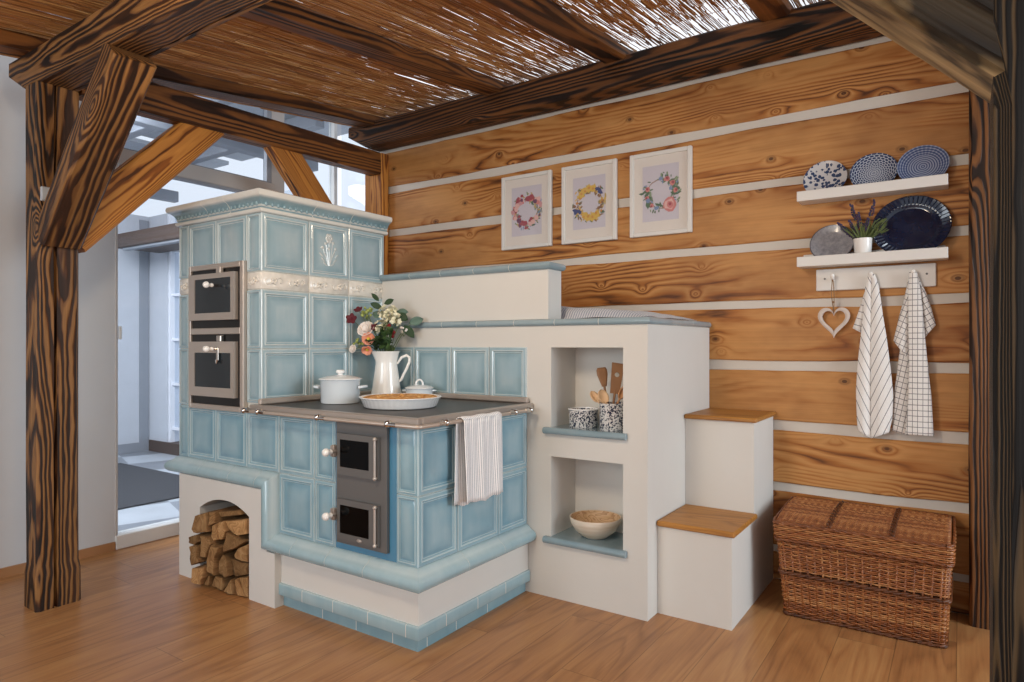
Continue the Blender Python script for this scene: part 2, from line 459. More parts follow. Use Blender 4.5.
def floor_mat():
    t = NT('oak_laminate'); v = t.coord(); s = t.sep(v)
    W = .21
    fx = t.math('DIVIDE', t.math('ADD', s[0], 10.51), W); ix = t.math('FLOOR', fx); ux = t.math('FRACT', fx)
    wn = t.n('ShaderNodeTexWhiteNoise', noise_dimensions='1D'); t.l(ix, wn.inputs['W'])
    fy = t.math('DIVIDE', t.math('ADD', s[1], t.math('MULTIPLY', wn.outputs['Value'], 1.3)), 1.28)
    iy = t.math('FLOOR', fy); uy = t.math('FRACT', fy)
    w2 = t.n('ShaderNodeTexWhiteNoise', noise_dimensions='2D'); t.l(t.comb(ix, iy, 0), w2.inputs['Vector'])
    rnd = w2.outputs['Value']
    off = t.comb(t.math('MULTIPLY', rnd, 40), t.math('MULTIPLY', rnd, 17), 0)
    p = t.vmath('ADD', v, off)
    n = t.noise(t.mapping(p, (5.0, .55, 1)), 1.3, 1.2, .4, .3)
    saw = t.math('FRACT', t.math('MULTIPLY', n, 9))
    ring = t.ramp(saw, [(0, (.3,)*3), (.25, (.8,)*3), (.75, (1,)*3), (1, (.3,)*3)])
    fib = t.noise(t.mapping(p, (110, 3, 1)), 1.0, 2, .6)
    blot = t.noise(t.mapping(p, (5, 1.2, 1)), 1.5, 3, .6)
    f = t.math('ADD', t.math('MULTIPLY', ring, .24), t.math('MULTIPLY', fib, .34))
    f = t.math('ADD', f, t.math('MULTIPLY', blot, .42))
    f = t.math('ADD', f, t.math('MULTIPLY_ADD', rnd, .14, -.07))
    c = t.ramp(f, [(.24, hexc('#7d5332')), (.54, hexc('#aa774a')), (.84, hexc('#c59560'))])
    e = t.math('MINIMUM', t.math('MINIMUM', ux, t.math('SUBTRACT', 1.0, ux)), t.math('MULTIPLY', t.math('MINIMUM', uy, t.math('SUBTRACT', 1.0, uy)), 6.0))
    seam = t.ramp(e, [(0, (.45,)*3), (.012, (1,)*3)])
    c = t.mix(1.0, c, seam, 'MULTIPLY')
    t.bsdf(c, t.math('MULTIPLY_ADD', fib, .12, .27), 0, t.bump(t.math('MULTIPLY', fib, .5), .08, .002), 0, .45)
    MATS['oak_laminate'] = t.m
floor_mat()
def paving_mat():
    t = NT('stone_paving'); v = t.coord()
    vv = t.mapping(v, (1,1,1), rot=(0,0,radians(18)))
    ck = t.n('ShaderNodeTexChecker'); t.l(vv, ck.inputs[0]); ck.inputs['Scale'].default_value = 1.9
    ck.inputs[1].default_value = hexc('#bcc2c9'); ck.inputs[2].default_value = hexc('#858a92')
    n = t.noise(v, 4, 4); k = t.math('MULTIPLY_ADD', n, .3, .85)
    t.bsdf(t.mix(1.0, ck.outputs[0], t.comb(k, k, k), 'MULTIPLY'), .3); MATS['stone_paving'] = t.m
paving_mat()
def reed_mat():
    t = NT('reed'); v = t.coord(); sd = t.attr('seed')
    n = t.noise(t.mapping(v, (60, 2.2, 60)), 1.0, 3, .6)
    f = t.math('ADD', t.math('MULTIPLY', sd, .6), t.math('MULTIPLY', n, .5))
    c = t.ramp(f, [(.1, hexc('#684222')), (.5, hexc('#b17843')), (.95, hexc('#dbad6e'))])
    t.bsdf(c, .6); MATS['reed'] = t.m
reed_mat()

# ------------------------------------------------------------------ the room
m = MB(); m.box(-4.25, 3.6, -3.2, 3.75, -.06, 0)
struct(m.build('floor', 'oak_laminate'), 'oak laminate floor boards', 'floor')

STR = [(2.83, 2.735), (2.470, 2.415), (2.135, 2.083), (1.80, 1.752), (1.487, 1.441), (1.165, 1.11), (.846, .788), (.517, .466), (.186, .145)]
YW = 3.69
m = MB(); m.cm = 1; m.box(-3.84, 3.6, YW+.012, YW+.20, 0, 2.90); m.cm = 0
zs = [(STR[i][1], STR[i+1][0]) for i in range(len(STR)-1)]+[(STR[-1][1], .004)]
for pi_, (zt, zb) in enumerate(zs):
    m.cs = .13+.71*pi_ % 1.0
    N = 60; x0, x1 = -3.72, 3.6
    rings = []
    for i in range(N+1):
        x = x0+(x1-x0)*i/N
        jt = mn.noise(Vector((x*1.7, pi_*3.1, 0)))*.010+mn.noise(Vector((x*6, pi_*3.1, 4)))*.003
        jb = mn.noise(Vector((x*1.5, pi_*5.7, 8)))*.010+mn.noise(Vector((x*6, pi_*5.7, 14)))*.003
        t_, b_ = zt+jt, (zb+jb if zb > .02 else zb)
        rings.append([(x, YW+.015, b_), (x, YW+.003, b_), (x, YW-.001, b_+.006), (x, YW-.001, t_-.006), (x, YW+.003, t_), (x, YW+.015, t_)])
    m.loft(rings, True)
struct(m.build('wall_back', ['plank_wood', 'chinking'], smooth=30), 'log plank wall with pale chinking', 'wall')

m = MB(); m.box(-4.42, -4.25, -3.2, 1.956, 0, 3.1)
struct(m.build('wall_left', 'wall_plaster_left'), 'white plaster wall left of the glass door')
m = MB(); m.box(-4.25, -4.236, -3.2, 1.952, 0, .05); m.cm = 0
struct(m.build('baseboard_left', 'skirting_wood'), 'wooden baseboard along the left wall', 'baseboard')

# glazed facade beside the stove
w1 = bpy.data.objects.new('window_1', None); COL.objects.link(w1); w1.location = (-4.25, 2.6, 0); w1['_o'] = (-4.25, 2.6, 0)
struct(w1, 'tall grey framed glazing with transom behind the stove', 'window')
m = MB()
for (y0, y1, z0, z1, x0) in ((1.956, 3.10, 2.356, 2.453, -4.25), (1.956, 1.972, .085, 2.356, -4.245), (3.062, 3.178, .085, 3.1, -4.255), (1.956, 2.0, 2.453, 3.1, -4.245), ):
    m.bbox(-4.33, x0, y0, y1, z0, z1, .004)
m.build('frame', 'alu_frame', w1)
m = MB(); m.bbox(-4.34, -4.235, 1.956, 3.70, 0, .085, .004); m.build('sill', 'sill_white', w1)
m = MB(); m.bbox(-4.32, -4.25, 3.655, 3.69, .085, 3.1, .003); m.build('corner_bar', 'sill_white', w1)
m = MB(); m.bbox(-4.30, -4.252, 3.02, 3.062, 2.453, 3.1, .003); m.bbox(-4.30, -4.258, 2.0, 3.06, 2.453, 2.462, .002); m.bbox(-4.30, -4.252, 2.0, 3.06, 2.338, 2.356, .002); m.build('gasket', 'outer_grey', w1)
for (y0, y1, z0, z1) in ((1.985, 3.062, .085, 2.338), (2.0, 3.02, 2.462, 3.1), (3.178, 3.655, .085, 3.1)):
    m = MB(); m.box(-4.296, -4.288, y0, y1, z0, z1); m.build('pane', 'clear_glass', w1)
m = MB(); m.bbox(-4.255, -4.235, 1.975, 1.99, 1.28, 1.36, .003); m.build('catch', 'sill_white', w1)
w2 = bpy.data.objects.new('window_2', None); COL.objects.link(w2); w2.location = (-4.05, YW, 0); w2['_o'] = (-4.05, YW, 0)
struct(w2, 'narrow bright window between corner post and glazing', 'window')
m = MB(); m.bbox(-3.90, -3.84, YW+.0, YW+.09, 0, 3.1, .004); m.bbox(-4.25, -3.90, YW+.0, YW+.09, 0, .09, .004); m.build('frame', 'alu_frame', w2)
m = MB(); m.box(-4.25, -3.90, YW+.04, YW+.048, .09, 3.1); m.build('pane', 'clear_glass', w2)

# the porch beyond the glass
m = MB(); m.box(-9.5, -4.34, -.5, 4.3, -.05, -.001)
struct(m.build('floor_outside', 'stone_paving'), 'grey stone tiles of the glazed porch', 'floor')
mt = thing('doormat', 'dark grey doormat on porch tiles beyond the glass door', 'mat', (-6.2, 3.0, 0))
m = MB(); m.bbox(-7.25, -5.25, 2.28, 3.395, 0, .012, .004); m.build('mat_pile', 'mat_fibre', mt)
m = MB(); m.box(-8.05, -7.9, 1.0, 4.1, .0, 2.75); m.cm = 1; m.box(-7.9, -7.88, 1.0, 4.0, 0, .11); m.box(-7.9, -7.885, 3.90, 4.0, 0, 2.7)
struct(m.build('wall_outside_left', ['outer_panel', 'outer_grey']), 'blue grey panelled porch wall beyond the glass')
m = MB(); m.box(-8.05, -7.50, 4.015, 4.15, 0, 2.75); m.cm = 1; m.box(-7.88, -5.2, 4.0, 4.16, 0, .13); m.cm = 2
m.box(-7.50, -7.46, 4.03, 4.13, .13, 2.75)
for z in (.27, .78, 1.29, 1.80, 2.30): m.box(-7.46, -5.2, 4.05, 4.11, z, z+.03)
m.box(-6.5, -6.46, 4.03, 4.13, .13, 2.75)
struct(m.build('wall_outside_back', ['outer_panel', 'outer_brown', 'outer_white']), 'porch wall with white muntin windows beyond the glass')
m = MB(); m.box(-7.46, -5.2, 4.08, 4.085, .13, 2.75); struct(m.build('window_3', 'clear_glass'), 'porch window pane beyond the stove', 'window')
bm_ = thing('awning_box', 'brown box shaped awning under the porch roof behind the glass', 'awning', (-6.9, 3.6, 2.30))
m = MB(); m.bbox(-7.64, -5.4, 3.52, 3.998, 2.30, 2.455, .01); m.build('casing', 'outer_brown', bm_)
m = MB(); m.bbox(-7.55, -5.5, 3.55, 3.62, 2.275, 2.30, .004); m.build('bar', 'outer_grey', bm_)
cp = thing('porch_canopy', 'pale porch canopy with grey beams seen through the top pane', 'canopy', (-6.5, 2.6, 2.9))
m = MB(); m.box(-9.0, -6.9, .2, 4.4, 3.30, 3.34); m.box(-6.65, -6.0, .2, 4.4, 3.30, 3.34); m.box(-5.8, -4.36, .2, 4.4, 3.30, 3.34); m.build('sheet', 'canopy_sheet', cp)
for (y, x0) in ((1.2, -8.9), (2.1, -8.9), (3.0, -8.9), (3.8, -8.9)):
    m = MB(); m.bbox(x0, -4.6, y-.05, y+.05, 3.14, 3.27, .006); m.build('beam', 'outer_grey', cp)
for x in (-5.4, -6.7, -8.0):
    m = MB(); m.bbox(x-.05, x+.05, .2, 4.4, 3.0, 3.13, .006); m.build('beam', 'outer_grey', cp)

# ------------------------------------------------------------------ reed ceiling on rafters
def roofz(y): return 2.655+.117*(y-1.39)
m = MB(); RF = .082
x = -4.05
while x < 1.7:
    x += R(.0050, .0066)
    y = -1.6-R(0, 1.0)
    while y < 3.72:
        L = R(.4, 1.3) if y < 2.2 else R(.22, .55); y1 = min(y+L, 3.78)
        g = mn.noise(Vector((x*1.6, (y+y1)*.5*.9, 3.3)))+.5*mn.noise(Vector((x*5, y*1.5, 7)))
        near = max(0, ((y+y1)/2-3.2)/.3)
        if R(0, 1) > .010+.10*max(0, g-.12)+(.62 if -1.6 < x < -.8 else .13)*near*max(0, .5+g):
            r = R(.0028, .0044); m.cs = R(.02, 1)
            sl = R(-.006, .006); ph = R(0, 6); pts = []
            zo = R(-.003, .005)
            n = 4
            for i in range(n+1):
                yy = y+(y1-y)*i/n
                pts.append((x+sl*(i/n)+.003*sin(ph+i*1.7), yy, roofz(yy)+RF+zo+.002*sin(ph*2+i)))
            m.tube(pts, [r, r*.95, r*.9, r*.85, r*.75], 4, caps=False)
        y = y1-R(.0, .02)
# a second, sparser layer above
x = -4.05
while x < 1.7:
    x += R(.0065, .011); m.cs = R(.02, 1)
    y = -1.8-R(0, .8)
    while y < 3.7:
        y1 = min(y+R(.5, 1.4), 3.7)
        g = mn.noise(Vector((x*1.6, (y+y1)*.5*.9, 3.3)))
        if R(0, 1) > .07+.36*max(0, g-.06) and y1 < 3.45:
            r = R(.003, .0045); s2 = R(-.02, .02)
            m.tube([(x, y, roofz(y)+RF+.011), (x+s2, y1, roofz(y1)+RF+.011)], r, 4, caps=False)
        y = y1+.02
m.cs = .35
for k in range(11):
    y = -1.3+k*.47
    m.tube([(-4.05+i*.24, y+.006*sin(i*1.3+k), roofz(y)+RF-.006) for i in range(24)], .0012, 4)
struct(m.build('ceiling', 'reed', smooth=60), 'woven reed matting ceiling letting sky light through', 'ceiling')

# ------------------------------------------------------------------ timber frame
TF = 'burnt timber frame'
def carve(L, h):
    def f(x): return -h/2+(max(0, (.10-x)/.10)**1.6)*h*.55
    return f
timber('timber_beam', 'dark burnt beam running overhead from the left post towards the right', (-3.90, 1.388, 2.566), (.55, 1.388, 2.566), (0, 1, 0), .18, .172, 'burnt_frame', 'beam', TF, nseg=26, lift=carve(4.4, .172), groove=('-z', .055, .004, .01))
timber('timber_beam', 'dark burnt beam along the top of the plank wall', (-3.93, 3.606, 2.845), (2.4, 3.606, 2.845), (0, 1, 0), .172, .18, 'burnt_beam', 'beam', TF, nseg=36, lift=carve(6, .18))
timber('timber_beam', 'orange brown beam above the tall tiled heater', (-3.616, 1.48, 2.560), (-3.722, 3.60, 2.636), (1, 0, 0), .12, .168, 'burnt_rafter', 'beam', TF, nseg=14)
timber('timber_beam', 'burnt beam end above the right posts', (.10, 1.48, 2.555), (.10, 3.52, 2.60), (1, 0, 0), .13, .14, 'burnt_beam', 'beam', TF, nseg=12)
def postscale(x): return (1.07, 1.09) if x < .205 else (1.0, 1.0)
timber('timber_post', 'dark burnt post standing on the floor before the left wall', (-3.628, 1.385, 0), (-3.628, 1.385, 2.48), (0, 1, 0), .178, .144, 'burnt_frame', 'post', TF, nseg=60, scale=postscale, groove=('-z', -.015, .007, .03))
timber('timber_post', 'orange corner post where the plank wall meets the window', (-3.75, 3.645, 0), (-3.75, 3.645, 2.715), (1, 0, 0), .19, .085, 'brace_wood', 'post', TF, nseg=14)
timber('timber_post', 'dark burnt post against the plank wall right of the wicker chest', (.105, 3.62, 0), (.105, 3.62, 2.715), (1, 0, 0), .14, .13, 'burnt_beam', 'post', TF, nseg=22)
# near right post with a stopped chamfer
m = MB(); sq = lambda c, z: [(.04-.1+c, -.09, z), (.065, -.09, z), (.065, .09, z), (-.065+.005, .09, z), (-.065, .085, z), (-.065, -.09+c, z)]
def nearpost(c): return [(-.065+c, -.09), (.065, -.09), (.065, .09), (-.06, .09), (-.065, .085), (-.065, -.09+c)]
rings = []
for i in range(36):
    z = 2.48*i/35
    c = .024 if z < 1.66 else (.024-(z-1.66)/.09*.022 if z < 1.75 else .002)
    rings.append([(z, p[0]+mn.noise(Vector((z*3, k, 2)))*.002, p[1]) for k, p in enumerate(nearpost(c))])
m.loft([[(a[0], a[1], a[2]) for a in r] for r in rings])
np_ = m.build('timber_post', 'burnt_post', origin=(0,0,0), smooth=20)
np_.matrix_world = Matrix(((0, 1, 0, .110), (0, 0, 1, 1.392), (1, 0, 0, 0), (0, 0, 0, 1)))
tag(np_, 'dark burnt post nearest the camera at the right edge', 'post', TF, 'thing')
timber('timber_brace', 'broad striped brace rising from the left post to the front beam', (-3.576, 1.388, 1.755), (-2.875, 1.388, 2.470), (0, 1, 0), .174, .13, 'burnt_frame', 'brace', TF, nseg=12)
timber('timber_brace', 'orange brace rising from the left post over the passage', (-3.622, 1.44, 1.775), (-3.665, 2.22, 2.571), (1, 0, 0), .095, .195, 'brace_wood', 'brace', TF, nseg=12)
timber('timber_brace', 'orange brace rising behind the tiled heater from the corner post', (-3.735, 3.60, 1.62), (-3.687, 2.675, 2.593), (1, 0, 0), .09, .195, 'brace_wood', 'brace', TF, nseg=12)
timber('timber_brace', 'burnt brace leaning from the near right post up to the beam', (.125, 1.388, 1.69), (-.665, 1.388, 2.48), (0, 1, 0), .165, .125, 'burnt_olive', 'brace', TF, nseg=12)
RL = ['dark rafter farthest left, beside the left plaster wall', 'rafter under the reed ceiling above the tiled heater', 'rafter under the reed ceiling above the two left pictures', 'rafter under the reed ceiling above the third picture', 'rafter under the reed ceiling near the right posts']
for xx, lb in zip((-3.715, -2.55, -1.67, -.775, .12), RL):
    y0, y1 = -1.5, 3.72
    timber('roof_rafter', lb, (xx, y0, roofz(y0)+.038), (xx, y1, roofz(y1)+.038), (1, 0, 0), .145, .076, 'burnt_rafter', 'rafter', 'rafters under the reed ceiling', nseg=24)
sb = thing('sensor_box', 'small pale plastic box fixed on the dark left post', 'box', (-3.55, 1.325, 1.955))
m = MB(); m.bbox(-3.557, -3.538, 1.306, 1.346, 1.922, 1.988, .003); m.build('casing', 'switch_plastic', sb)
# ------------------------------------------------------------------ tiled heater
XL, XT, YT, XW = -3.585, -1.81, 1.987, -2.842      # left side, stove right side, tile front, tower right side
UX, UY, UZ = (1,0,0), (0,1,0), (0,0,1)
st = thing('tiled_heater', 'pale blue glazed tile stove with tall oven tower and low cooking part', 'stove', (-2.7, 2.4, 0))
# core (joint colour) with the wood store
m = MB()
m.box(XL+.006, XW-.006, YT+.006, 2.822, .545, 1.905)
m.box(XW-.006, XT-.006, YT+.006, 2.797, .25, .922)
m.box(-2.745, XW-.01, YT+.012, 2.79, .25, .922)
m.build('core', 'grout', st)

m = MB()
x0, x1, yf = -3.51, -2.74, 1.945
ax0, ax1, zs_, za = -3.31, -2.88, .392, .452
N = 14
def archz(i): t = i/N; return zs_+(za-zs_)*(1-abs(2*t-1)**2.1)+.012*t
arch = [(ax0+(ax1-ax0)*i/N, archz(i)) for i in range(N+1)]
def quad(a, b, c, d): m.face([m.vert(p) for p in (a, b, c, d)])
quad((x0, yf, 0), (ax0, yf, 0), (ax0, yf, .55), (x0, yf, .55))
quad((ax1, yf, 0), (x1, yf, 0), (x1, yf, .55), (ax1, yf, .55))
quad((x1, yf, 0), (-2.68, yf, 0), (-2.68, yf, .259), (x1, yf, .259))
quad((-2.68, yf, 0), (-2.68, YT+.02, 0), (-2.68, YT+.02, .259), (-2.68, yf, .259))
quad((x1, yf, .259), (-2.68, yf, .259), (-2.68, YT+.02, .259), (x1, YT+.02, .259))
quad((x0, 2.80, 0), (x0, yf, 0), (x0, yf, .55), (x0, 2.80, .55))
quad((x0, yf, .55), (x1, yf, .55), (x1, YT+.02, .55), (x0, YT+.02, .55))
for i in range(N):
    a, b = arch[i], arch[i+1]
    quad((a[0], yf, a[1]), (b[0], yf, b[1]), (b[0], yf, .55), (a[0], yf, .55))
    quad((a[0], yf, a[1]), (a[0], 2.45, a[1]), (b[0], 2.45, b[1]), (b[0], yf, b[1]))
    quad((a[0], 2.45, 0), (b[0], 2.45, 0), (b[0], 2.45, b[1]), (a[0], 2.45, a[1]))
quad((ax0, yf, 0), (ax0, 2.45, 0), (ax0, 2.45, arch[0][1]), (ax0, yf, arch[0][1]))
quad((ax1, 2.45, 0), (ax1, yf, 0), (ax1, yf, arch[-1][1]), (ax1, 2.45, arch[-1][1]))
m.build('wood_store', 'plaster', st)
m = MB(); m.box(-2.70, -1.803, 1.982, 2.797, .06, .27); m.box(-2.70, -1.83, 2.008, 2.797, 0, .06); m.build('base_band', 'plaster', st)

# front tiles
CX = [XL, -3.49, -3.23, -2.96, -2.701, -2.444, -2.301]
m = MB(); yb = YT+.005
tiles(m, (0, yb, 0), UX, UZ, (0,-1,0), CX, [.632, .917])
tiles(m, (0, yb, 0), UX, UZ, (0,-1,0), CX[4:], [.343, .632])
m.build('stove_front_tiles', 'glaze_lower', st, smooth=35); m = MB()
tiles(m, (0, yb, 0), UX, UZ, (0,-1,0), [-1.929, XT], [.343, .632, .917])
tiles(m, (XT-.005, 0, 0), UY, UZ, UX, [YT, 2.242, 2.55, 2.797], [.343, .632, .917])
m.build('stove_side_tiles', 'glaze_lower', st, smooth=35)
m = MB()
tiles(m, (0, yb, 0), UX, UZ, (0,-1,0), [XL, -3.49], [.917, 1.227, 1.522])
tiles(m, (0, yb, 0), UX, UZ, (0,-1,0), [-2.96, XW], [.957, 1.227, 1.522])
tiles(m, (0, yb, 0), UX, UZ, (0,-1,0), [XL, -3.49, -3.23, -2.96, XW], [1.612, 1.902])
tiles(m, (XW-.005, 0, 0), UY, UZ, UX, [YT, 2.273, 2.547, 2.822], [.957, 1.227, 1.522])
tiles(m, (XW-.005, 0, 0), UY, UZ, UX, [YT, 2.273, 2.547, 2.822], [1.612, 1.902])
for rows in ([.632, .917, 1.227, 1.522], [1.612, 1.902]):
    tiles(m, (XL+.005, 0, 0), (0,-1,0), UZ, (-1,0,0), [-2.822, -2.547, -2.273, -YT], rows)
m.build('tower_tiles', 'glaze_upper', st, smooth=35)
m = MB()
tiles(m, (0, 2.799, 0), UX, UZ, (0,-1,0), [XW, -2.573, -2.301, -2.043, XT], [.958, 1.237])
m.build('splashback_tiles', 'glaze_upper', st, smooth=35)
m = MB(); m.bbox(-2.301, -1.929, YT, YT+.02, .345, .917, .002); m.build('plain_glazed_surround', 'glaze_plain', st)

# in-plane bullnose edging that steps around the wood store
BP = [(0, -.03, .5), (0, .003, .7), (.010, .016, .85), (.020, .026, .95), (.027, .040, .7), (.040, .053, .55), (.055, .056, .5), (.070, .052, .5), (.081, .040, .4), (.087, .020, .2), (.087, -.03, .1)]
def plane_sweep(mb, path, prof, mapper, f0=None, f1=None):
    offs = [offset_path(path, q[0]) for q in prof]
    R_ = []
    for i in range(len(path)):
        ring = []
        for j, q in enumerate(prof):
            u, z = offs[j][i]
            if i == 0 and f0: u += f0*q[1]
            if i == len(path)-1 and f1: u += f1*q[1]
            ring.append(mb.vert(mapper(u, z, q[1]), q[2]))
        R_.append(ring)
    n = len(prof)
    for i in range(len(path)-1):
        for j in range(n):
            k = (j+1) % n
            mb.face((R_[i][j], R_[i+1][j], R_[i+1][k], R_[i][k]))
    mb.face(R_[0]); mb.face(R_[-1][::-1])
def plane_tiled(mb, path, joints, mapper, f0=None, f1=None, gap=.003):
    L = plen(path); js = [0]+joints+[L]
    for i in range(len(js)-1):
        mb.cs = R(0, 1); mb.cm = 0
        plane_sweep(mb, cut_path(path, js[i]+(gap/2 if i else 0), js[i+1]-(gap/2 if i < len(js)-2 else 0)), BP, mapper, f0 if i == 0 else None, f1 if i == len(js)-2 else None)
    for j in joints:
        mb.cm = 1
        plane_sweep(mb, cut_path(path, j-gap, j+gap), [(q[0]*.98+.001, q[1]-.0012, 0) for q in BP], mapper)
    mb.cm = 0; mb.cs = 0
m = MB()
P = [(XL, .632), (-2.701, .632), (-2.701, .343), (XT, .343)]
plane_tiled(m, P, [.27, .54, .76, 1.32, 1.56, 1.80], lambda u, z, p: (u, YT-p, z), -1, 1)
plane_tiled(m, [(YT, .343), (2.797, .343)], [.27, .54], lambda u, z, p: (XT+p, u, z), -1, None)
plane_tiled(m, [(-2.80, .632), (-YT, .632)], [.27, .54], lambda u, z, p: (XL-p, -u, z), None, 1)
m.build('bullnose_edging', ['glaze_bullnose', 'grout'], st, smooth=40)

m = MB(); pth = [(-2.70, 1.980), (-1.803, 1.980), (-1.803, 2.797)]
tiled_sweep(m, pth, [(-.02, .058, .3), (.010, .058, .3), (.012, .062, .5), (.012, .106, .5), (.009, .113, .8), (-.02, .113, .7)], [.19, .40, .62, .84, 1.06, 1.28, 1.50], .004)
tiled_sweep(m, pth, [(-.04, .0, .2), (-.016, .0, .2), (-.016, .06, .3), (-.04, .06, .3)], [.30, .52, .74, .97, 1.16, 1.39], .004)
m.build('plinth_tiles', ['glaze_bullnose', 'grout'], st, smooth=40)

# frieze with scrollwork
m = MB()
def scroll(mb, o, u, n, w):
    o, u, n = Vector(o), Vector(u), Vector(n)
    for sg in (-1, 1):
        pts = []
        for k in range(15):
            t = k/14; th = t*4.6; rr = .024*(1-t*.75)
            pts.append(o+u*(sg*w*.24+sg*(.024-rr*cos(th))-sg*.02)+Vector((0,0,1))*(rr*sin(th)*sg)+n*.002)
        mb.tube(pts, .0045, 5)
    for k in range(5):
        th = k*2*pi/5; mb.ball(o+u*(.011*cos(th))+Vector((0,0,.011*sin(th)))+n*.003, .008, 6, 4)
for (a, b) in ((XL, -3.455), (-2.96, XW)):
    m.bbox(a+.001, b-.001, YT-.001, YT+.02, 1.524, 1.610, .004)
    for k in range(2 if b-a > .13 else 1):
        scroll(m, ((a+b)/2, YT-.001, 1.567), UX, (0,-1,0), .09)
    if a == XL: m.build('white_frieze', 'frieze_white', st, smooth=50); m = MB()
ys = [YT, 2.273, 2.547, 2.822]
for i in range(3):
    m.bbox(XW-.02, XW+.002, ys[i]+.001, ys[i+1]-.001, 1.524, 1.610, .004)
    for k in range(2): scroll(m, (XW+.002, ys[i]+.07+.137*k, 1.567), UY, UX, .13)
m.build('white_frieze', 'frieze_white', st, smooth=50)

m = MB()
CP = [(-.03, 1.902, .5), (.008, 1.902, .8), (.014, 1.907, 1.0), (.016, 1.914, 1.0), (.013, 1.921, .9), (.006, 1.925, .2), (.009, 1.938, .1), (.018, 1.955, .12), (.030, 1.968, .3), (.042, 1.974, .75), (.049, 1.980, 1.0), (.051, 1.992, 1.0), (.048, 2.004, 1.0), (.040, 2.008, 1.0), (-.03, 2.008, .9)]
cpath = [(XL, 2.84), (XL, YT), (XW, YT), (XW, 2.84)]
tiled_sweep(m, cpath, CP, [.28, .56, 1.15, 1.35, 1.90, 2.16], .003)
m.box(XL-.01, XW+.01, YT-.01, 2.84, 1.93, 2.006, .8)
for (a, b, c_, dirx) in ((XL, XW, 0, True), (YT, 2.83, 0, False)):
    n_ = int((b-a)/.034)
    for k in range(n_):
        t = a+(k+.5)*(b-a)/n_
        p = (t, YT-.015, 1.944) if dirx else (XW+.015, t, 1.944)
        m.ball(p, .011, 6, 5, (.8, .5, 1.0) if dirx else (.5, .8, 1.0), a=.3)
m.build('cornice', ['glaze_cornice', 'grout'], st, smooth=40)

# moulded flower bunch on the middle tile
m = MB()
def onside(y, z, o=0): return Vector((XW+.002+o, 2.405+(y-2.405)*.8, 1.755+(z-1.755)*.88))
fy = 2.405
for (dy, z1, bend) in ((0, 1.83, 0), (-.05, 1.77, -.02), (.05, 1.77, .02), (-.025, 1.80, -.01), (.03, 1.81, .01)):
    m.tube([onside(fy+dy*.1, 1.665), onside(fy+dy*.5, 1.72), onside(fy+dy+bend*.2, z1)], .0032, 5, a=.9)
for k in range(7):
    th = k*2*pi/6; rr = .020 if k < 6 else 0
    m.ball(onside(fy+rr*cos(th), 1.835+rr*sin(th), .002), .011, 7, 5, (.4, 1, 1), a=.9)
for (dy, z) in ((-.055, 1.775), (.055, 1.775), (-.03, 1.80), (.035, 1.81), (0, 1.77)):
    m.ball(onside(fy+dy, z, .001), .0095, 7, 5, (.4, 1, 1), a=.9)
for (dy, z, an) in ((-.05, 1.70, .8), (.05, 1.70, -.8), (-.035, 1.735, .6), (.035, 1.735, -.6), (-.065, 1.73, .9), (.065, 1.73, -.9), (-.03, 1.675, 1.1), (.03, 1.675, -1.1)):
    m.ball(onside(fy+dy, z), .018, 7, 5, (.2, .35, 1), a=.8, M=Matrix.Rotation(an, 3, 'X'))
m.build('flower_relief', 'glaze_cornice', st, smooth=60)

# ------------------------------------------------------------------ ovens
ov = thing('double_oven', 'steel framed pair of small ovens built into the blue tower', 'oven', (-3.2, 1.965, .905))
m = MB(); fl, fr_, fy0, fy1 = -3.455, -2.96, 1.965, 1.992
for (a, b, c_, d) in ((fl, fl+.018, .907, 1.67), (fr_-.03, fr_, .907, 1.67)): m.bbox(a, b, fy0, fy1, c_, d, .003)
for (c_, d) in ((.907, .934), (1.302, 1.335), (1.642, 1.67)): m.bbox(fl+.018, fr_-.03, fy0+.0008, fy1, c_, d, .003)
m.build('frame', 'brushed_steel', ov)
m = MB(); m.box(fl+.01, fr_-.01, 1.976, 1.990, .92, 1.66); m.build('back_plate', 'oven_black', ov)
for (z0, z1, w0, w1_, kz) in ((1.376, 1.618, 1.413, 1.592, 1.553), (.978, 1.264, 1.026, 1.206, 1.226)):
    dr = MB(); dx0, dx1 = -3.428, -3.017
    wx0, wx1 = -3.372, -3.045
    for (a, b, c_, d) in ((dx0, wx0, z0, z1), (wx1, dx1, z0, z1), (wx0, wx1, z0, w0), (wx0, wx1, w1_, z1)):
        dr.box(a, b, 1.950, 1.975, c_, d)
    door = dr.build('door', 'brushed_steel', ov)
    door['label'] = 'steel oven door with dark glass'
    g = MB(); g.bbox(wx0-.002, wx1+.002, 1.954, 1.970, w0-.002, w1_+.002, .002); g.build('window', 'oven_glass', door, origin=Vector(ov['_o']))
    k = MB()
    k.tube([(-3.165, 1.952, kz), (-3.165, 1.912, kz)], [.006, .004], 10)
    k.build('knob_stem', 'chrome', door, origin=Vector(ov['_o']))
    k = MB(); k.ball((-3.165, 1.893, kz), .017, 14, 10); k.ball((-3.165, 1.922, kz), .011, 12, 8); k.build('knob', 'porcelain', door, origin=Vector(ov['_o']), smooth=180)
m = MB(); m.bbox(-3.175, -3.135, 1.950, 1.972, 1.612, 1.652, .004); m.build('catch', 'brushed_steel', ov)
m = MB()
m.bbox(-3.163, -3.141, 1.943, 1.951, 1.165, 1.235, .004); m.bbox(-3.172, -3.132, 1.950, 1.973, 1.262, 1.297, .004); m.tube([(-3.152, 1.945, 1.168), (-3.152, 1.94, 1.15)], [.011, .004], 10)
m.build('catch', 'chrome', ov)

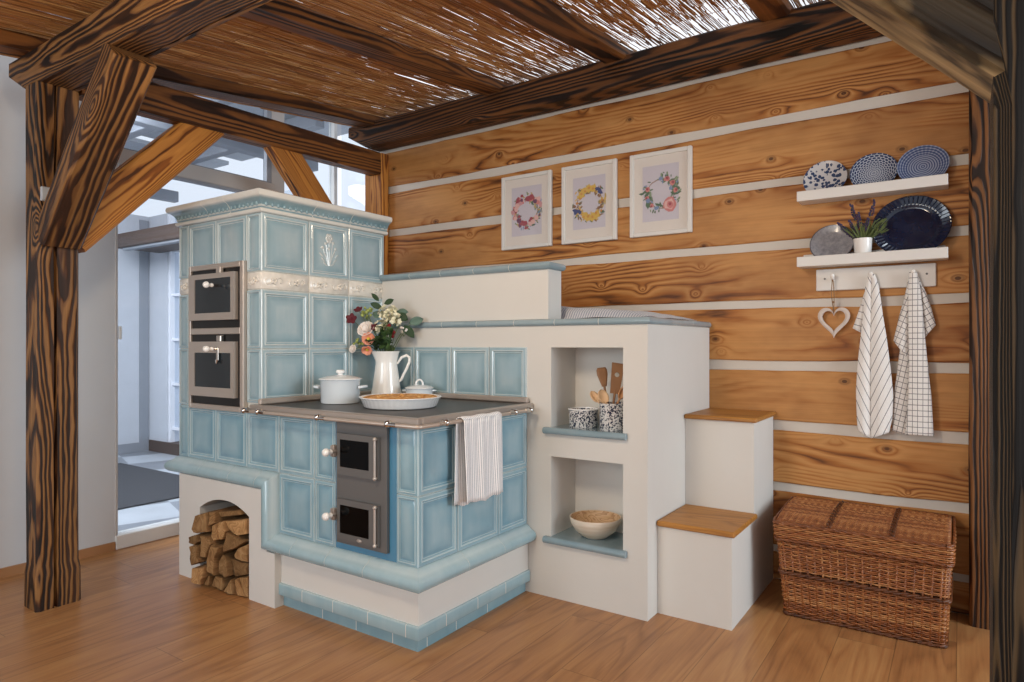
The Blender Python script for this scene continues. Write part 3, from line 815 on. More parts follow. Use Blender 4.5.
# ------------------------------------------------------------------ cooktop
ct = thing('cooktop', 'black iron cooking plate with steel rim and rail on the tiled stove', 'cooktop', (-2.3, 2.37, .92))
m = MB(); m.bbox(XW+.004, -1.80, 1.968, 2.788, .922, .953, .002); m.build('plate', 'cast_iron', ct)
m = MB()
m.bbox(XW-.03, -1.768, 1.938, 1.970, .926, .956, .005); m.bbox(-1.800, -1.768, 1.970, 2.795, .926, .956, .005)
m.build('rim', 'steel', ct)
m = MB()
m.bbox(XW+.006, XW+.030, 1.96, 2.785, .954, .984, .006); m.bbox(XW+.03, -1.79, 2.765, 2.789, .954, .984, .006)
m.build('back_rail', 'rail_steel', ct)
m = MB()
m.tube([(-2.885, 1.922, .925), (-1.762, 1.922, .925), (-1.752, 1.926, .925), (-1.748, 1.938, .925), (-1.748, 2.735, .925)], .0085, 10)
m.build('rail', 'rail_steel', ct, smooth=60)
for (bx, by) in ((-2.885, 1.922), (-2.775, 1.922), (-2.345, 1.922), (-1.916, 1.922), (-1.748, 2.09), (-1.748, 2.60), (-1.748, 2.735)):
    m = MB(); m.ball((bx, by, .927), .0155, 12, 8)
    if bx > -1.76: m.tube([(bx, by, .93), (-1.775, by, .935)], .008, 8); m.tube([(bx, by, .925), (bx, by-.05, .925)], .0105, 8)
    else: m.tube([(bx, by, .93), (bx, 1.945, .935)], .008, 8); m.tube([(bx, by, .925), (bx+.05, by, .925)], .0105, 8)
    m.build('rail_bracket', 'chrome', ct, smooth=60)

# ------------------------------------------------------------------ firebox front
fb = thing('firebox_front', 'dark steel firebox panel with two glazed doors in the stove', 'firebox', (-2.12, 1.98, .38))
O = Vector(fb['_o'])
m = MB(); m.bbox(-2.277, -1.968, 1.968, 1.988, .378, .915, .003); m.build('panel', 'dark_steel', fb)
for (z0, z1, w0, w1_, kz) in ((.682, .862, .716, .836, .782), (.403, .577, .428, .551, .505)):
    dr = MB(); a0, a1, b0, b1 = -2.256, -2.003, -2.237, -2.058
    for (a, b, c_, d) in ((a0, b0, z0, z1), (b1, a1, z0, z1), (b0, b1, z0, w0), (b0, b1, w1_, z1)): dr.box(a, b, 1.954, 1.967, c_, d)
    door = dr.build('door', 'dark_steel', fb)
    g = MB(); g.bbox(b0-.001, b1+.001, 1.9565, 1.965, w0-.001, w1_+.001, .001); g.build('window', 'black_glass', door, origin=O)
    h = MB(); h.tube([(-2.012, 1.944, z0+.004), (-2.012, 1.944, z1-.004)], .0055, 8)
    for z in (z0+.008, z1-.008): h.ball((-2.012, 1.944, z), .009, 8, 6); h.tube([(-2.012, 1.946, z), (-2.012, 1.956, z)], .005, 6)
    h.build('hinge_rod', 'brushed_steel', door, origin=O, smooth=60)
    k = MB(); k.bbox(-2.286, -2.262, 1.940, 1.968, kz-.026, kz+.026, .004); k.tube([(-2.266, 1.955, kz), (-2.266, 1.925, kz)], .008, 8); k.build('latch', 'steel', door, origin=O)
    k = MB(); k.lathe([(.003, -.030), (.013, -.028), (.018, -.019), (.017, -.009), (.010, -.002), (.012, .006), (.012, .012)], (-2.266, 1.918, kz), 16, M=Matrix.Rotation(radians(-90), 3, 'X'))
    k.build('knob', 'porcelain', door, origin=O, smooth=60)
m = MB(); m.ball((-2.115, 1.955, .412), .011, 10, 6, (1.5, .6, .8)); m.build('stud', 'steel', fb, smooth=180)

# ------------------------------------------------------------------ plastered bench with niches
ZB = .022
be = thing('masonry_bench', 'white plastered bench block with two niches beside the stove', 'bench', (-2.0, 3.2, 0))
m = MB()
bx0, bx1, by0, byn = XW, -1.164, 2.80, 3.05
nx0, nx1 = -1.67, -1.284
m.box(bx0, nx0, by0, byn, 0, 1.357); m.box(nx1, bx1, by0, byn, 0, 1.357)
m.box(nx0, nx1, by0, byn, 0, .272); m.box(nx0, nx1, by0, byn, .697, .808); m.box(nx0, nx1, by0, byn, 1.235, 1.357)
m.box(bx0, bx1, byn, YW-.004, 0, 1.357)
m.build('body', 'plaster', be)
for (z, lb) in ((.841, 'upper'), (.302, 'lower')):
    m = MB(); m.bbox(nx0, nx1, by0-.005, byn, z-.030, z, .002, a=.35)
    m.tube([(-1.702, 2.785, z-.016), (-1.262, 2.785, z-.016)], .0165, 12, a=.45)
    m.bbox(-1.702, -1.262, 2.785, 2.799, z-.032, z, .003, a=.4)
    m.build('niche_shelf', 'glaze_trim', be, smooth=40)
m = MB()
EP = [(-.05, 1.342, .2), (.008, 1.342, .2), (.017, 1.347, .4), (.020, 1.357, .5), (.017, 1.367, .6), (.010, 1.374, .7), (-.05, 1.376, .5)]
tiled_sweep(m, [(bx0, by0), (bx1, by0), (bx1, YW-.03)], EP, [.24, .48, .72, .96, 1.20, 1.44, 1.95, 2.25], .003)
m.build('tile_edge', ['glaze_trim', 'grout'], be, smooth=45)
m = MB(); m.bbox(bx0, bx1-.045, by0+.045, YW-.006, 1.357, 1.375, .002, a=.4); m.build('seat', 'glaze_trim', be)
m = MB(); m.box(bx0, -1.69, 2.806, 2.935, 1.376, 1.634); m.build('parapet', 'plaster', be)
m = MB()
PP = [(-.04, 1.624, .2), (.012, 1.624, .2), (.023, 1.630, .4), (.028, 1.642, .5), (.023, 1.654, .6), (.012, 1.660, .7), (-.04, 1.661, .5)]
tiled_sweep(m, [(bx0, 2.806), (-1.69, 2.806), (-1.69, 2.935)], PP, [.24, .47, .70, .93], .003)
m.bbox(bx0, -1.69, 2.83, 2.95, 1.634, 1.660, .004, a=.5)
m.build('parapet_cap', ['glaze_trim', 'grout'], be, smooth=45)

def step(label, x0, x1, y0, y1, z, ty0, tk=.026):
    s = thing('plaster_step', label, 'step', ((x0+x1)/2, (y0+y1)/2, 0), 'plastered steps up to the bench')
    m = MB(); m.box(x0, x1, y0, y1, 0, z-tk); m.build('block', 'plaster', s)
    m = MB(); m.bbox(x0+.001, x1+.018, ty0, y1, z-tk, z, .006)
    t = m.build('tread', 'tread_wood', s); t['label'] = 'brown stained wooden tread'
step('low white plastered step with wooden tread, nearest the room', -1.163, -.822, 2.915, 3.288, .434, 2.897)
step('high white plastered step with wooden tread against the plank wall', -1.163, -.822, 3.29, YW-.003, .894, 3.268, .022)

# ------------------------------------------------------------------ firewood
PIX = [[(-3.261,0.369),(-3.165,0.397),(-3.159,0.295),(-3.279,0.272),(-3.297,0.289)],[(-3.165,0.397),(-3.118,0.398),(-3.112,0.345),(-3.153,0.327)],[(-3.124,0.397),(-2.94,0.431),(-2.926,0.411),(-3.112,0.37)],[(-3.112,0.349),(-3.071,0.358),(-3.036,0.313),(-3.071,0.265),(-3.094,0.263)],[(-3.071,0.36),(-2.895,0.39),(-2.892,0.317),(-2.962,0.3),(-3.036,0.316)],[(-3.153,0.327),(-3.114,0.343),(-3.096,0.262),(-3.135,0.249),(-3.159,0.268)],[(-3.31,0.251),(-3.231,0.274),(-3.219,0.239),(-3.261,0.213),(-3.304,0.224)],[(-3.219,0.27),(-3.159,0.268),(-3.135,0.235),(-3.183,0.158),(-3.219,0.158),(-3.213,0.235)],[(-3.297,0.207),(-3.221,0.223),(-3.225,0.157),(-3.207,0.137),(-3.279,0.109)],[(-3.036,0.309),(-2.962,0.298),(-2.895,0.282),(-2.962,0.241),(-3.065,0.202),(-3.071,0.226)],[(-3.135,0.235),(-3.071,0.23),(-3.104,0.159),(-3.112,0.08),(-3.177,0.096),(-3.171,0.151)],[(-2.968,0.237),(-2.891,0.269),(-2.891,0.18),(-2.951,0.179),(-3.008,0.187)],[(-3.077,0.188),(-3.033,0.171),(-3.008,0.095),(-3.042,0.079),(-3.094,0.099)],[(-3.031,0.172),(-2.951,0.175),(-2.891,0.17),(-2.891,0.118),(-2.996,0.086)],[(-3.285,0.093),(-3.177,0.117),(-3.183,0.06),(-3.219,0.016),(-3.285,0.018)],[(-3.171,0.07),(-3.15,0.073),(-3.168,0.019),(-3.204,0.016)],[(-3.141,0.068),(-3.071,0.074),(-3.065,0.023),(-3.071,0.006),(-3.165,0.013)],[(-3.006,0.078),(-2.987,-0.002),(-3.063,0.006)],[(-2.991,0.078),(-2.959,0.089),(-2.912,0.001),(-2.974,-0.004)],[(-2.955,0.092),(-2.891,0.109),(-2.886,-0.004),(-2.909,-0.001)]]
WHERE = ['at the top left of the pile under the arch', 'narrow piece second along the top of the pile', 'long pale split log lying on top of the pile', 'pale triangular face below the long top log', 'dark split log at the upper right of the pile',
 'thin piece wedged between the top logs', 'small round branch sticking out at the left of the pile', 'tall bent piece left of the pile centre', 'rounded log at the left edge, third from the floor', 'broad wedge right of the pile centre',
 'knotty piece in the middle of the pile', 'rounded log on the right side, halfway up', 'upright wedge low in the middle of the pile', 'wide log low on the right side', 'log on the floor at the left end of the pile',
 'thin sliver on the floor beside the left log', 'block on the floor at the middle of the pile', 'three sided wedge on the floor right of the middle', 'grey sliver on the floor near the right end', 'log on the floor at the right end of the pile']
def bark_mat():
    t = NT('firewood'); v = t.coord(); e = t.attr('ridge')
    oi = t.n('ShaderNodeObjectInfo').outputs['Random']
    vv = t.vmath('ADD', v, t.comb(t.math('MULTIPLY', oi, 9), oi, t.math('MULTIPLY', oi, 5)))
    n = t.noise(t.mapping(vv, (40, 4, 40)), 1.0, 3, .6); n2 = t.noise(vv, 14, 4, .65)
    side = t.ramp(t.math('ADD', t.math('MULTIPLY', n, .6), t.math('MULTIPLY', n2, .5)), [(.25, hexc('#3c2a1b')), (.55, hexc('#836140')), (.85, hexc('#b3906a'))])
    rg = t.math('FRACT', t.math('MULTIPLY', t.noise(t.mapping(vv, (9, 3, 9)), 1.0, 1), 16))
    end = t.ramp(t.math('ADD', t.math('MULTIPLY', rg, .25), t.math('MULTIPLY', n2, .75)), [(.2, hexc('#6b4a2d')), (.5, hexc('#a57c50')), (.85, hexc('#caa474'))])
    c = t.mix(e, side, end)
    kk = t.math('MULTIPLY_ADD', t.math('FRACT', t.math('MULTIPLY', oi, 7.3)), .75, .5)
    c = t.mix(1.0, c, t.comb(kk, kk, kk), 'MULTIPLY')
    t.bsdf(c, .8, 0, t.bump(n2, .6, .01), 0, .2); MATS['firewood'] = t.m
bark_mat()
import itertools
YF = 1.87
for q, (pl, wh) in enumerate(zip(PIX, WHERE)):
    # outlines of the log ends, metres (x, z); the pile front leans out on its left side
    pts = [(min(max(x, -3.306), -2.884), max(z, .004)) for x, z in pl]
    cx_ = sum(p[0] for p in pts)/len(pts); cz_ = sum(p[1] for p in pts)/len(pts)
    lowest = min(p[1] for p in pts)
    if lowest < .004: pts = [(x, max(z, .004)) for x, z in pts]
    fine = []
    for i in range(len(pts)):
        a, b = pts[i], pts[(i+1) % len(pts)]
        fine += [a, (a[0]*.67+b[0]*.33, a[1]*.67+b[1]*.33), (a[0]*.33+b[0]*.67, a[1]*.33+b[1]*.67)]
    yf_ = YF+(cx_+3.31)*.198+R(-.012, .012)
    rings = []; at = []
    for k, (yy, sc) in enumerate(((yf_, .90), (yf_+.006, .965), (yf_+.05, 1.03), (yf_+.13, 1.04), (yf_+.22, 1.02), (yf_+.31, .92))):
        ring = []
        for i, (x, z) in enumerate(fine):
            nz = mn.noise(Vector((x*40, yy*9, z*40+q)))*.006 if k not in (0,) else 0
            tilt = R(-.001, .001)
            ring.append((cx_+(x-cx_)*sc+nz, yy+(mn.noise(Vector((x*30, q, z*30)))*.012 if k < 2 else 0), max(.003, cz_+(z-cz_)*sc+nz)))
        rings.append(ring); at.append(1.0 if k == 0 else (.55 if k == 1 else 0.0))
    lg = thing('firewood_log', 'split firewood log, '+wh if False else 'firewood '+wh, 'firewood', (cx_, yf_+.15, lowest if lowest > .004 else .003), 'firewood under the arch')
    m = MB(); m.loft(rings, a=at)
    o = m.build('firewood_log', 'firewood', None, smooth=16)
    # single mesh thing: carry the tags itself
    for kk in ('label', 'category', 'group', 'kind'): o[kk] = lg[kk]
    bpy.data.objects.remove(lg)
# ------------------------------------------------------------------ cloth materials
def cloth_mat(name, base, line, period, width, check=False, rough=.9, soft=.0):
    t = NT(name); uv = t.sep(t.coord('UV'))
    def ln(s):
        f = t.math('FRACT', t.math('DIVIDE', s, period))
        d = t.math('ABSOLUTE', t.math('SUBTRACT', f, .5))
        return t.math('LESS_THAN', d, width/period/2)
    a = ln(uv[0])
    if check: a = t.math('MAXIMUM', a, ln(uv[1]))
    n = t.noise(t.coord(), 90, 2)
    c = t.mix(t.math('MULTIPLY', a, .85), hexc(base), hexc(line))
    k = t.math('MULTIPLY_ADD', n, .12, .94)
    c = t.mix(1.0, c, t.comb(k, k, k), 'MULTIPLY')
    t.bsdf(c, rough, 0, t.bump(t.noise(t.coord(), 400, 1), .15, .001), 0, .2, sheen=.2)
    MATS[name] = t.m
cloth_mat('towel_stripe', '#efedea', '#4b4a55', .034, .0034)
cloth_mat('towel_check', '#f0eeeb', '#3d3c46', .026, .0028, True)
cloth_mat('towel_fine', '#f6f5f4', '#a6a8b0', .0125, .0042)
cloth_mat('ticking', '#cfcfd3', '#7f8aa0', .014, .005)

def add_solid(o, th=.003, off=0):
    md = o.modifiers.new('Solidify', 'SOLIDIFY'); md.thickness = th; md.offset = off
    return o

# ------------------------------------------------------------------ pots on the cooktop
HZ = .955
def spot(x, y): return (x, y, HZ)
pot = thing('enamel_pot', 'white lidded enamel cooking pot on the left of the cooktop', 'pot', spot(-2.60, 2.275))
px_, py_ = -2.60, 2.275
m = MB()
m.lathe([(.001, HZ), (.094, HZ), (.097, HZ+.006), (.098, HZ+.112), (.101, HZ+.116), (.099, HZ+.118), (.094, HZ+.112), (.093, HZ+.012), (.001, HZ+.010)], (px_, py_, 0), 40)
m.build('body', 'enamel_blue', pot, smooth=40)
m = MB()
m.lathe([(.101, HZ+.117), (.108, HZ+.119), (.108, HZ+.122), (.098, HZ+.126), (.07, HZ+.134), (.03, HZ+.140), (.001, HZ+.141)], (px_, py_, 0), 40)
lid = m.build('lid', 'enamel', pot, smooth=50)
m = MB(); m.lathe([(.014, HZ+.139), (.012, HZ+.146), (.020, HZ+.150), (.023, HZ+.157), (.019, HZ+.165), (.001, HZ+.167)], (px_, py_, 0), 20)
m.build('knob', 'enamel', lid, origin=Vector(pot['_o']), smooth=60)
rx, ry = .827, .562   # handles lie across the view
for sg in (-1, 1):
    m = MB(); ex_, ey_ = rx*sg, ry*sg
    pts = []
    for k in range(9):
        a = pi*k/8
        ra = .098+.034*sin(a); tn = .036*cos(a)
        pts.append((px_+ex_*ra-ey_*tn, py_+ey_*ra+ex_*tn, HZ+.078+.004*sin(a)))
    m.tube(pts, .0075, 8); m.build('handle', 'enamel_blue', pot, smooth=60)

tx, ty = -2.19, 2.283
td = thing('tart_dish', 'round white fluted dish holding a baked tart on the cooktop', 'dish', spot(tx, ty))
m = MB()
def flute(th, z): return .016*abs(sin(th*22)) if z > HZ+.008 else 0
m.lathe([(.001, HZ), (.165, HZ), (.172, HZ+.006), (.180, HZ+.036), (.1905, HZ+.047), (.188, HZ+.050), (.181, HZ+.046), (.168, HZ+.014), (.001, HZ+.012)], (tx, ty, 0), 176, flute=flute)
m.build('dish', 'enamel', td, smooth=50)
def crust_mat():
    t = NT('tart_crust'); v = t.coord(); n = t.noise(v, 22, 4, .65)
    c = t.ramp(n, [(.3, hexc('#a8662c')), (.5, hexc('#d89f5c')), (.7, hexc('#ecc88c'))])
    t.bsdf(c, .7, 0, t.bump(n, .8, .02)); MATS['tart_crust'] = t.m
crust_mat()
m = MB()
prof = [(.173, HZ+.012), (.174, HZ+.044), (.165, HZ+.050), (.152, HZ+.045)]+[(.152-.0152*k, HZ+.046+.004*sin(k*1.3)) for k in range(1, 10)]+[(.001, HZ+.047)]
m.lathe(prof, (tx, ty, 0), 64, flute=lambda th, z: .006*mn.noise(Vector((cos(th)*3, sin(th)*3, z*60))))
for k in range(70):
    a = R(0, 2*pi); r_ = .15*sqrt(R(0, 1)); m.ball((tx+r_*cos(a), ty+r_*sin(a), HZ+.046), R(.005, .012), 6, 4, (1, 1, .55))
m.build('tart', 'tart_crust', td, smooth=60)

sx, sy = -2.44, 2.69
sg_ = thing('sugar_bowl', 'small white lidded bowl behind the tart dish', 'bowl', spot(sx, sy))
m = MB(); m.lathe([(.001, HZ), (.045, HZ), (.068, HZ+.012), (.074, HZ+.035), (.073, HZ+.052), (.076, HZ+.055), (.070, HZ+.055), (.066, HZ+.02), (.001, HZ+.012)], (sx, sy, 0), 36)
m.build('body', 'enamel_blue', sg_, smooth=50)
m = MB(); m.lathe([(.072, HZ+.055), (.079, HZ+.056), (.079, HZ+.060), (.06, HZ+.068), (.02, HZ+.074), (.001, HZ+.075)], (sx, sy, 0), 36)
ld = m.build('lid', 'enamel', sg_, smooth=50)
m = MB(); m.tube([(sx+.020*rx*cos(pi*k/8), sy+.020*ry*cos(pi*k/8), HZ+.072+.030*sin(pi*k/8)) for k in range(9)], .0055, 8); m.build('knob', 'enamel', ld, origin=Vector(sg_['_o']), smooth=60)
for s_ in (-1, 1):
    m = MB(); pts = []
    for k in range(7):
        a = pi*k/6; ra = .070+.020*sin(a); tn = .022*cos(a)
        pts.append((sx+rx*s_*ra-ry*s_*tn, sy+ry*s_*ra+rx*s_*tn, HZ+.043))
    m.tube(pts, .005, 8); m.build('handle', 'enamel_blue', sg_, smooth=60)

jx, jy = -2.645, 2.645
jg = thing('enamel_jug', 'tall white enamel jug holding the bouquet on the cooktop', 'jug', spot(jx, jy))
m = MB()
def lipf(th, z):
    a = (th-atan2(-ry, -rx)+pi) % (2*pi)-pi
    return .22*math.exp(-(a/.35)**2)*max(0, (z-HZ-.20)/.055)
m.lathe([(.001, HZ), (.083, HZ), (.087, HZ+.004), (.086, HZ+.010), (.070, HZ+.11), (.060, HZ+.185), (.060, HZ+.205), (.068, HZ+.240), (.0745, HZ+.256), (.072, HZ+.257), (.064, HZ+.238), (.056, HZ+.2), (.066, HZ+.1), (.078, HZ+.01), (.001, HZ+.008)], (jx, jy, 0), 48, flute=lipf)
m.build('body', 'porcelain', jg, smooth=50)
m = MB(); pts = []
for (a, z) in ((.060, .186), (.085, .222), (.112, .234), (.128, .222), (.128, .196), (.112, .158), (.094, .124), (.083, .098), (.072, .088)): pts.append((jx+rx*a, jy+ry*a, HZ+z))
m.tube(pts, [.006, .008, .008, .008, .008, .008, .008, .008, .007], 10); m.build('handle', 'porcelain', jg, smooth=60)

# ------------------------------------------------------------------ the bouquet: every stem a thing of its own
for nm, c in (('petal_white', '#f1e7e0'), ('petal_peach', '#eea487'), ('petal_red', '#5e1220'), ('berry_red', '#8e1c22'), ('petal_cream', '#e7e2c6'), ('leaf_green', '#3f5a2d'), ('leaf_euc', '#5a7466'), ('leaf_dark', '#2c4426'), ('stem_green', '#5f6f3a'), ('pollen', '#d8c24a'), ('bud_green', '#9aa65c'), ('lavender', '#3f3354'), ('lav_leaf', '#5c6a38')):
    simple(nm, c, .65, noise_amt=.14, nscale=30)
CAMD = Vector((.66, -.66, .1)).normalized()
def petal_ring(mb, c, ax, n, L, W, cup, off=0, curl=.3):
    ax = Vector(ax).normalized(); t1 = ax.orthogonal().normalized(); t2 = ax.cross(t1)
    for k in range(n):
        th = 2*pi*k/n+off; d = cos(th)*t1+sin(th)*t2; sd = ax.cross(d)
        def P(u, v):
            w = W*sin(pi*min(1, .12+u*.80))**.8*(v-.5)*2
            h = cup*L*(u**1.6)+curl*abs(v-.5)*W*.9
            return Vector(c)+d*(L*u*(1-.25*cup*u))+sd*w+ax*h
        mb.grid(P, 5, 4)
def leafm(mb, base, tip, W, nrm, droop=.0):
    base, tip = Vector(base), Vector(tip); d = tip-base; L = d.length; d.normalize(); s_ = d.cross(Vector(nrm)).normalized(); n_ = s_.cross(d)
    def P(u, v): return base+d*L*u+s_*(W*sin(pi*u)**.75*(v-.5)*2)+n_*(abs(v-.5)*W*.5-droop*u*u)
    mb.grid(P, 7, 4)
MOUTH = Vector((jx, jy, HZ+.235))
def stemline(head, k=0):
    head = Vector(head); foot = Vector((jx+(jx-head.x)*.18, jy+(jy-head.y)*.18, HZ+.05))
    mth = MOUTH+Vector((head.x-jx, head.y-jy, 0))*.22
    if (Vector((mth.x-jx, mth.y-jy))).length > .048: 
        q = Vector((mth.x-jx, mth.y-jy)).normalized()*.048; mth.x, mth.y = jx+q.x, jy+q.y
    pts = []
    for i in range(9):
        t = i/8
        if t < .5: pts.append(foot.lerp(mth, t*2))
        else:
            s_ = (t-.5)*2; pts.append(mth.lerp(head, s_)+Vector((0, 0, .02*sin(pi*s_))))
    return pts
G = 'bouquet in the white jug'
def stem(name, label, cat, head, thick=.0022):
    t = thing(name, label, cat, tuple(MOUTH-Vector((0,0,.1))), G)
    m = MB(); m.tube(stemline(head), thick, 6); m.build('stem', 'stem_green', t, smooth=60)
    return t
def blossom_white(label, head, r):
    t = stem('ranunculus', label, 'flower', head); m = MB(); h = Vector(head)
    ax = (h-MOUTH+CAMD*.25).normalized()
    for j, (n, f, cup) in enumerate(((7, 1, .25), (6, .85, .6), (5, .68, 1.0), (4, .45, 1.3))): petal_ring(m, h-ax*r*.2, ax, n, r*f, r*f*.62, cup, j*.5)
    m.ball(h+ax*r*.2, r*.35, 8, 6); b = m.build('blossom', 'petal_white', t, smooth=180); add_solid(b, .0012)
def poppy(label, head, r, ax):
    t = stem('poppy', label, 'flower', head); h = Vector(head); m = MB()
    petal_ring(m, h, ax, 4, r, r*.75, .55, .4); petal_ring(m, h, ax, 4, r*.85, r*.65, .8, 1.2); b = m.build('blossom', 'petal_peach', t, smooth=180); add_solid(b, .0012)
    m = MB(); m.ball(h+Vector(ax).normalized()*r*.25, r*.26, 8, 6); m.build('centre', 'pollen', t, smooth=180)
def cosmos(label, head, r, ax):
    t = stem('cosmos', label, 'flower', head, .0014); h = Vector(head); m = MB()
    petal_ring(m, h, ax, 5, r, r*.42, .3, .2); m.ball(h, r*.2, 7, 5); b = m.build('blossom', 'petal_red', t, smooth=180); add_solid(b, .0012)
def cluster(label, head, r, n, mat='petal_cream', nm='stock_flower', pr=.012):
    t = stem(nm, label, 'flower', head); h = Vector(head); m = MB()
    for k in range(n):
        d = Vector((R(-1, 1), R(-1, 1), R(-.8, 1))); d = d.normalized()*r*R(.4, 1); petal_ring(m, h+d, d+Vector((0,0,.02)), 5, pr*R(.8, 1.3), pr*.5, .4, R(0, 6)) if mat == 'petal_cream' else m.ball(h+d, pr*R(.8, 1.2), 8, 6)
    b = m.build('blossom', mat, t, smooth=180)
    m = MB()
    for k in range(n//2): m.tube([h-Vector((0,0,r*1.1)), h+Vector((R(-r, r), R(-r, r), R(-r*.3, r*.7)))], .001, 4)
    m.build('stalk', 'stem_green', t)
def euc(label, pts, W=.018, n=None, mat='leaf_euc'):
    t = thing('eucalyptus_sprig', label, 'sprig', tuple(MOUTH-Vector((0,0,.1))), G)
    head = Vector(pts[-1]); m = MB(); line = stemline(head); m.tube(line, .0018, 5); m.build('stem', 'stem_green', t, smooth=60)
    for k, (b, tp) in enumerate(zip(pts[:-1][0::2], pts[:-1][1::2])):
        m = MB(); leafm(m, b, tp, W*R(.85, 1.1), CAMD+Vector((R(-.4, .4), R(-.4, .4), R(-.2, .5))), .004); o = m.build('leaf', mat, t, smooth=180); add_solid(o, .001)
blossom_white('large white bloom on the left of the bouquet', (-2.735, 2.575, 1.335), .052)
poppy('upper peach poppy below the white bloom', (-2.715, 2.580, 1.278), .040, (.5, -.75, .15))
poppy('lower peach poppy hanging over the jug rim', (-2.722, 2.575, 1.225), .034, (.45, -.6, -.6))
blossom_white('small white bud far left of the bouquet', (-2.80, 2.54, 1.225), .026)
cosmos('dark red cosmos at the far left of the bouquet', (-2.815, 2.545, 1.392), .034, (.5, -.8, .2))
cosmos('dark red cosmos second from the far left, higher up', (-2.782, 2.565, 1.440), .028, (.2, -.6, .7))
cosmos('dark red cosmos right beside the large white bloom', (-2.688, 2.60, 1.345), .026, (.6, -.7, .3))
cluster('red berries at the right front of the bouquet', (-2.612, 2.655, 1.318), .026, 8, 'berry_red', 'berry_sprig', .010)
cluster('red berry pair above the right berries of the bouquet', (-2.635, 2.65, 1.345), .016, 4, 'berry_red', 'berry_sprig', .009)
cluster('cream flower cluster at the top of the bouquet', (-2.645, 2.655, 1.425), .052, 30, pr=.016)
cluster('cream flower cluster right of the top one', (-2.605, 2.67, 1.395), .045, 24, pr=.016)
cluster('cream flower cluster in the centre of the bouquet', (-2.662, 2.625, 1.352), .042, 24, pr=.015)
cluster('pale green buds at the upper left of the bouquet', (-2.752, 2.60, 1.425), .040, 16, 'bud_green', 'filler_sprig', .009)
cluster('pale green buds low on the left of the bouquet', (-2.775, 2.56, 1.262), .028, 9, 'bud_green', 'filler_sprig', .007)
cluster('pale buds at the right edge of the bouquet', (-2.565, 2.70, 1.325), .028, 9, 'petal_white', 'filler_sprig', .007)
def E3(x, y, z): return (x, y, z)
euc('eucalyptus sprig rising at the very top of the bouquet', [E3(-2.665, 2.65, 1.475), E3(-2.615, 2.672, 1.500), E3(-2.67, 2.64, 1.452), E3(-2.735, 2.61, 1.480), E3(-2.69, 2.63, 1.49), E3(-2.715, 2.60, 1.535), E3(-2.66, 2.64, 1.47)], .017, mat='leaf_dark')
euc('eucalyptus sprig with a round leaf far right of the bouquet', [E3(-2.545, 2.72, 1.368), E3(-2.478, 2.765, 1.392), E3(-2.575, 2.70, 1.35), E3(-2.53, 2.735, 1.30), E3(-2.54, 2.725, 1.36)], .024)
euc('eucalyptus sprig with dark drooping leaves on the right', [E3(-2.565, 2.70, 1.355), E3(-2.520, 2.735, 1.285), E3(-2.60, 2.68, 1.42), E3(-2.548, 2.715, 1.385), E3(-2.585, 2.69, 1.37)], .024, mat='leaf_dark')
euc('eucalyptus sprig behind the cream clusters', [E3(-2.62, 2.70, 1.43), E3(-2.555, 2.725, 1.43), E3(-2.69, 2.65, 1.40), E3(-2.735, 2.63, 1.43), E3(-2.64, 2.69, 1.42)], .024)
# green leaves that fill the heart of the bouquet
lf = thing('leafy_greens', 'dark leafy greens filling the middle of the bouquet', 'greenery', tuple(MOUTH-Vector((0,0,.1))), G)
for k in range(14):
    h = MOUTH+Vector((R(-.10, .09), R(-.09, .07), R(.05, .17))); m = MB(); m.tube(stemline(h), .0015, 5)
    for j in range(9):
        t_ = R(.35, 1); b = MOUTH.lerp(h, t_); d = Vector((R(-1, 1), R(-1, .6), R(-.6, .9))).normalized()*R(.03, .055)
        leafm(m, b, b+d, R(.009, .016), (R(-.3, .3), -.6, .8), .006)
    o = m.build('leaf_spray', ('leaf_green', 'leaf_dark')[k % 2], lf, smooth=180)

# ------------------------------------------------------------------ hand towel over the stove rail
ht = thing('hand_towel', 'white hand towel with fine grey stripes hung over the stove rail', 'towel', (-1.745, 2.33, .58))
def towel_strip(mb, y0a, y1a, y0b, y1b, zt, zb, xt, outs, ph, amp):
    def P(u, v):
        z = zt+(zb-zt)*v; y = (y0a+(y0b-y0a)*v)+((y1a+(y1b-y1a)*v)-(y0a+(y0b-y0a)*v))*u
        return (xt+outs*v+amp*(.25+v)*sin(u*15+ph+v*1.5)+amp*.5*sin(u*31+ph), y, z+.006*sin(u*9+ph)*v+(.012*sin(u*21)*.3 if v > .97 else 0))
    mb.grid(P, 40, 16, UV=lambda u, v: (u*.30, v*.36))
m = MB()
towel_strip(m, 2.185, 2.462, 2.200, 2.478, .930, .568, -1.732, .002, .4, .0045)
o = m.build('front_layer', 'towel_fine', ht, smooth=180); add_solid(o, .0025)
m = MB()
towel_strip(m, 2.172, 2.445, 2.172, 2.43, .930, .560, -1.764, -.008, 1.9, .002)
o = m.build('back_layer', 'towel_fine', ht, smooth=180); add_solid(o, .0025)
m = MB()
def P(u, v):
    a = pi*v; return (-1.748+.0165*cos(a)-.0, 2.183+(.278)*u-.010*v, .928+.013*sin(a)+.0015*sin(u*15))
m.grid(P, 40, 8, UV=lambda u, v: (u*.30, v*.05)); o = m.build('fold', 'towel_fine', ht, smooth=180); add_solid(o, .0025)

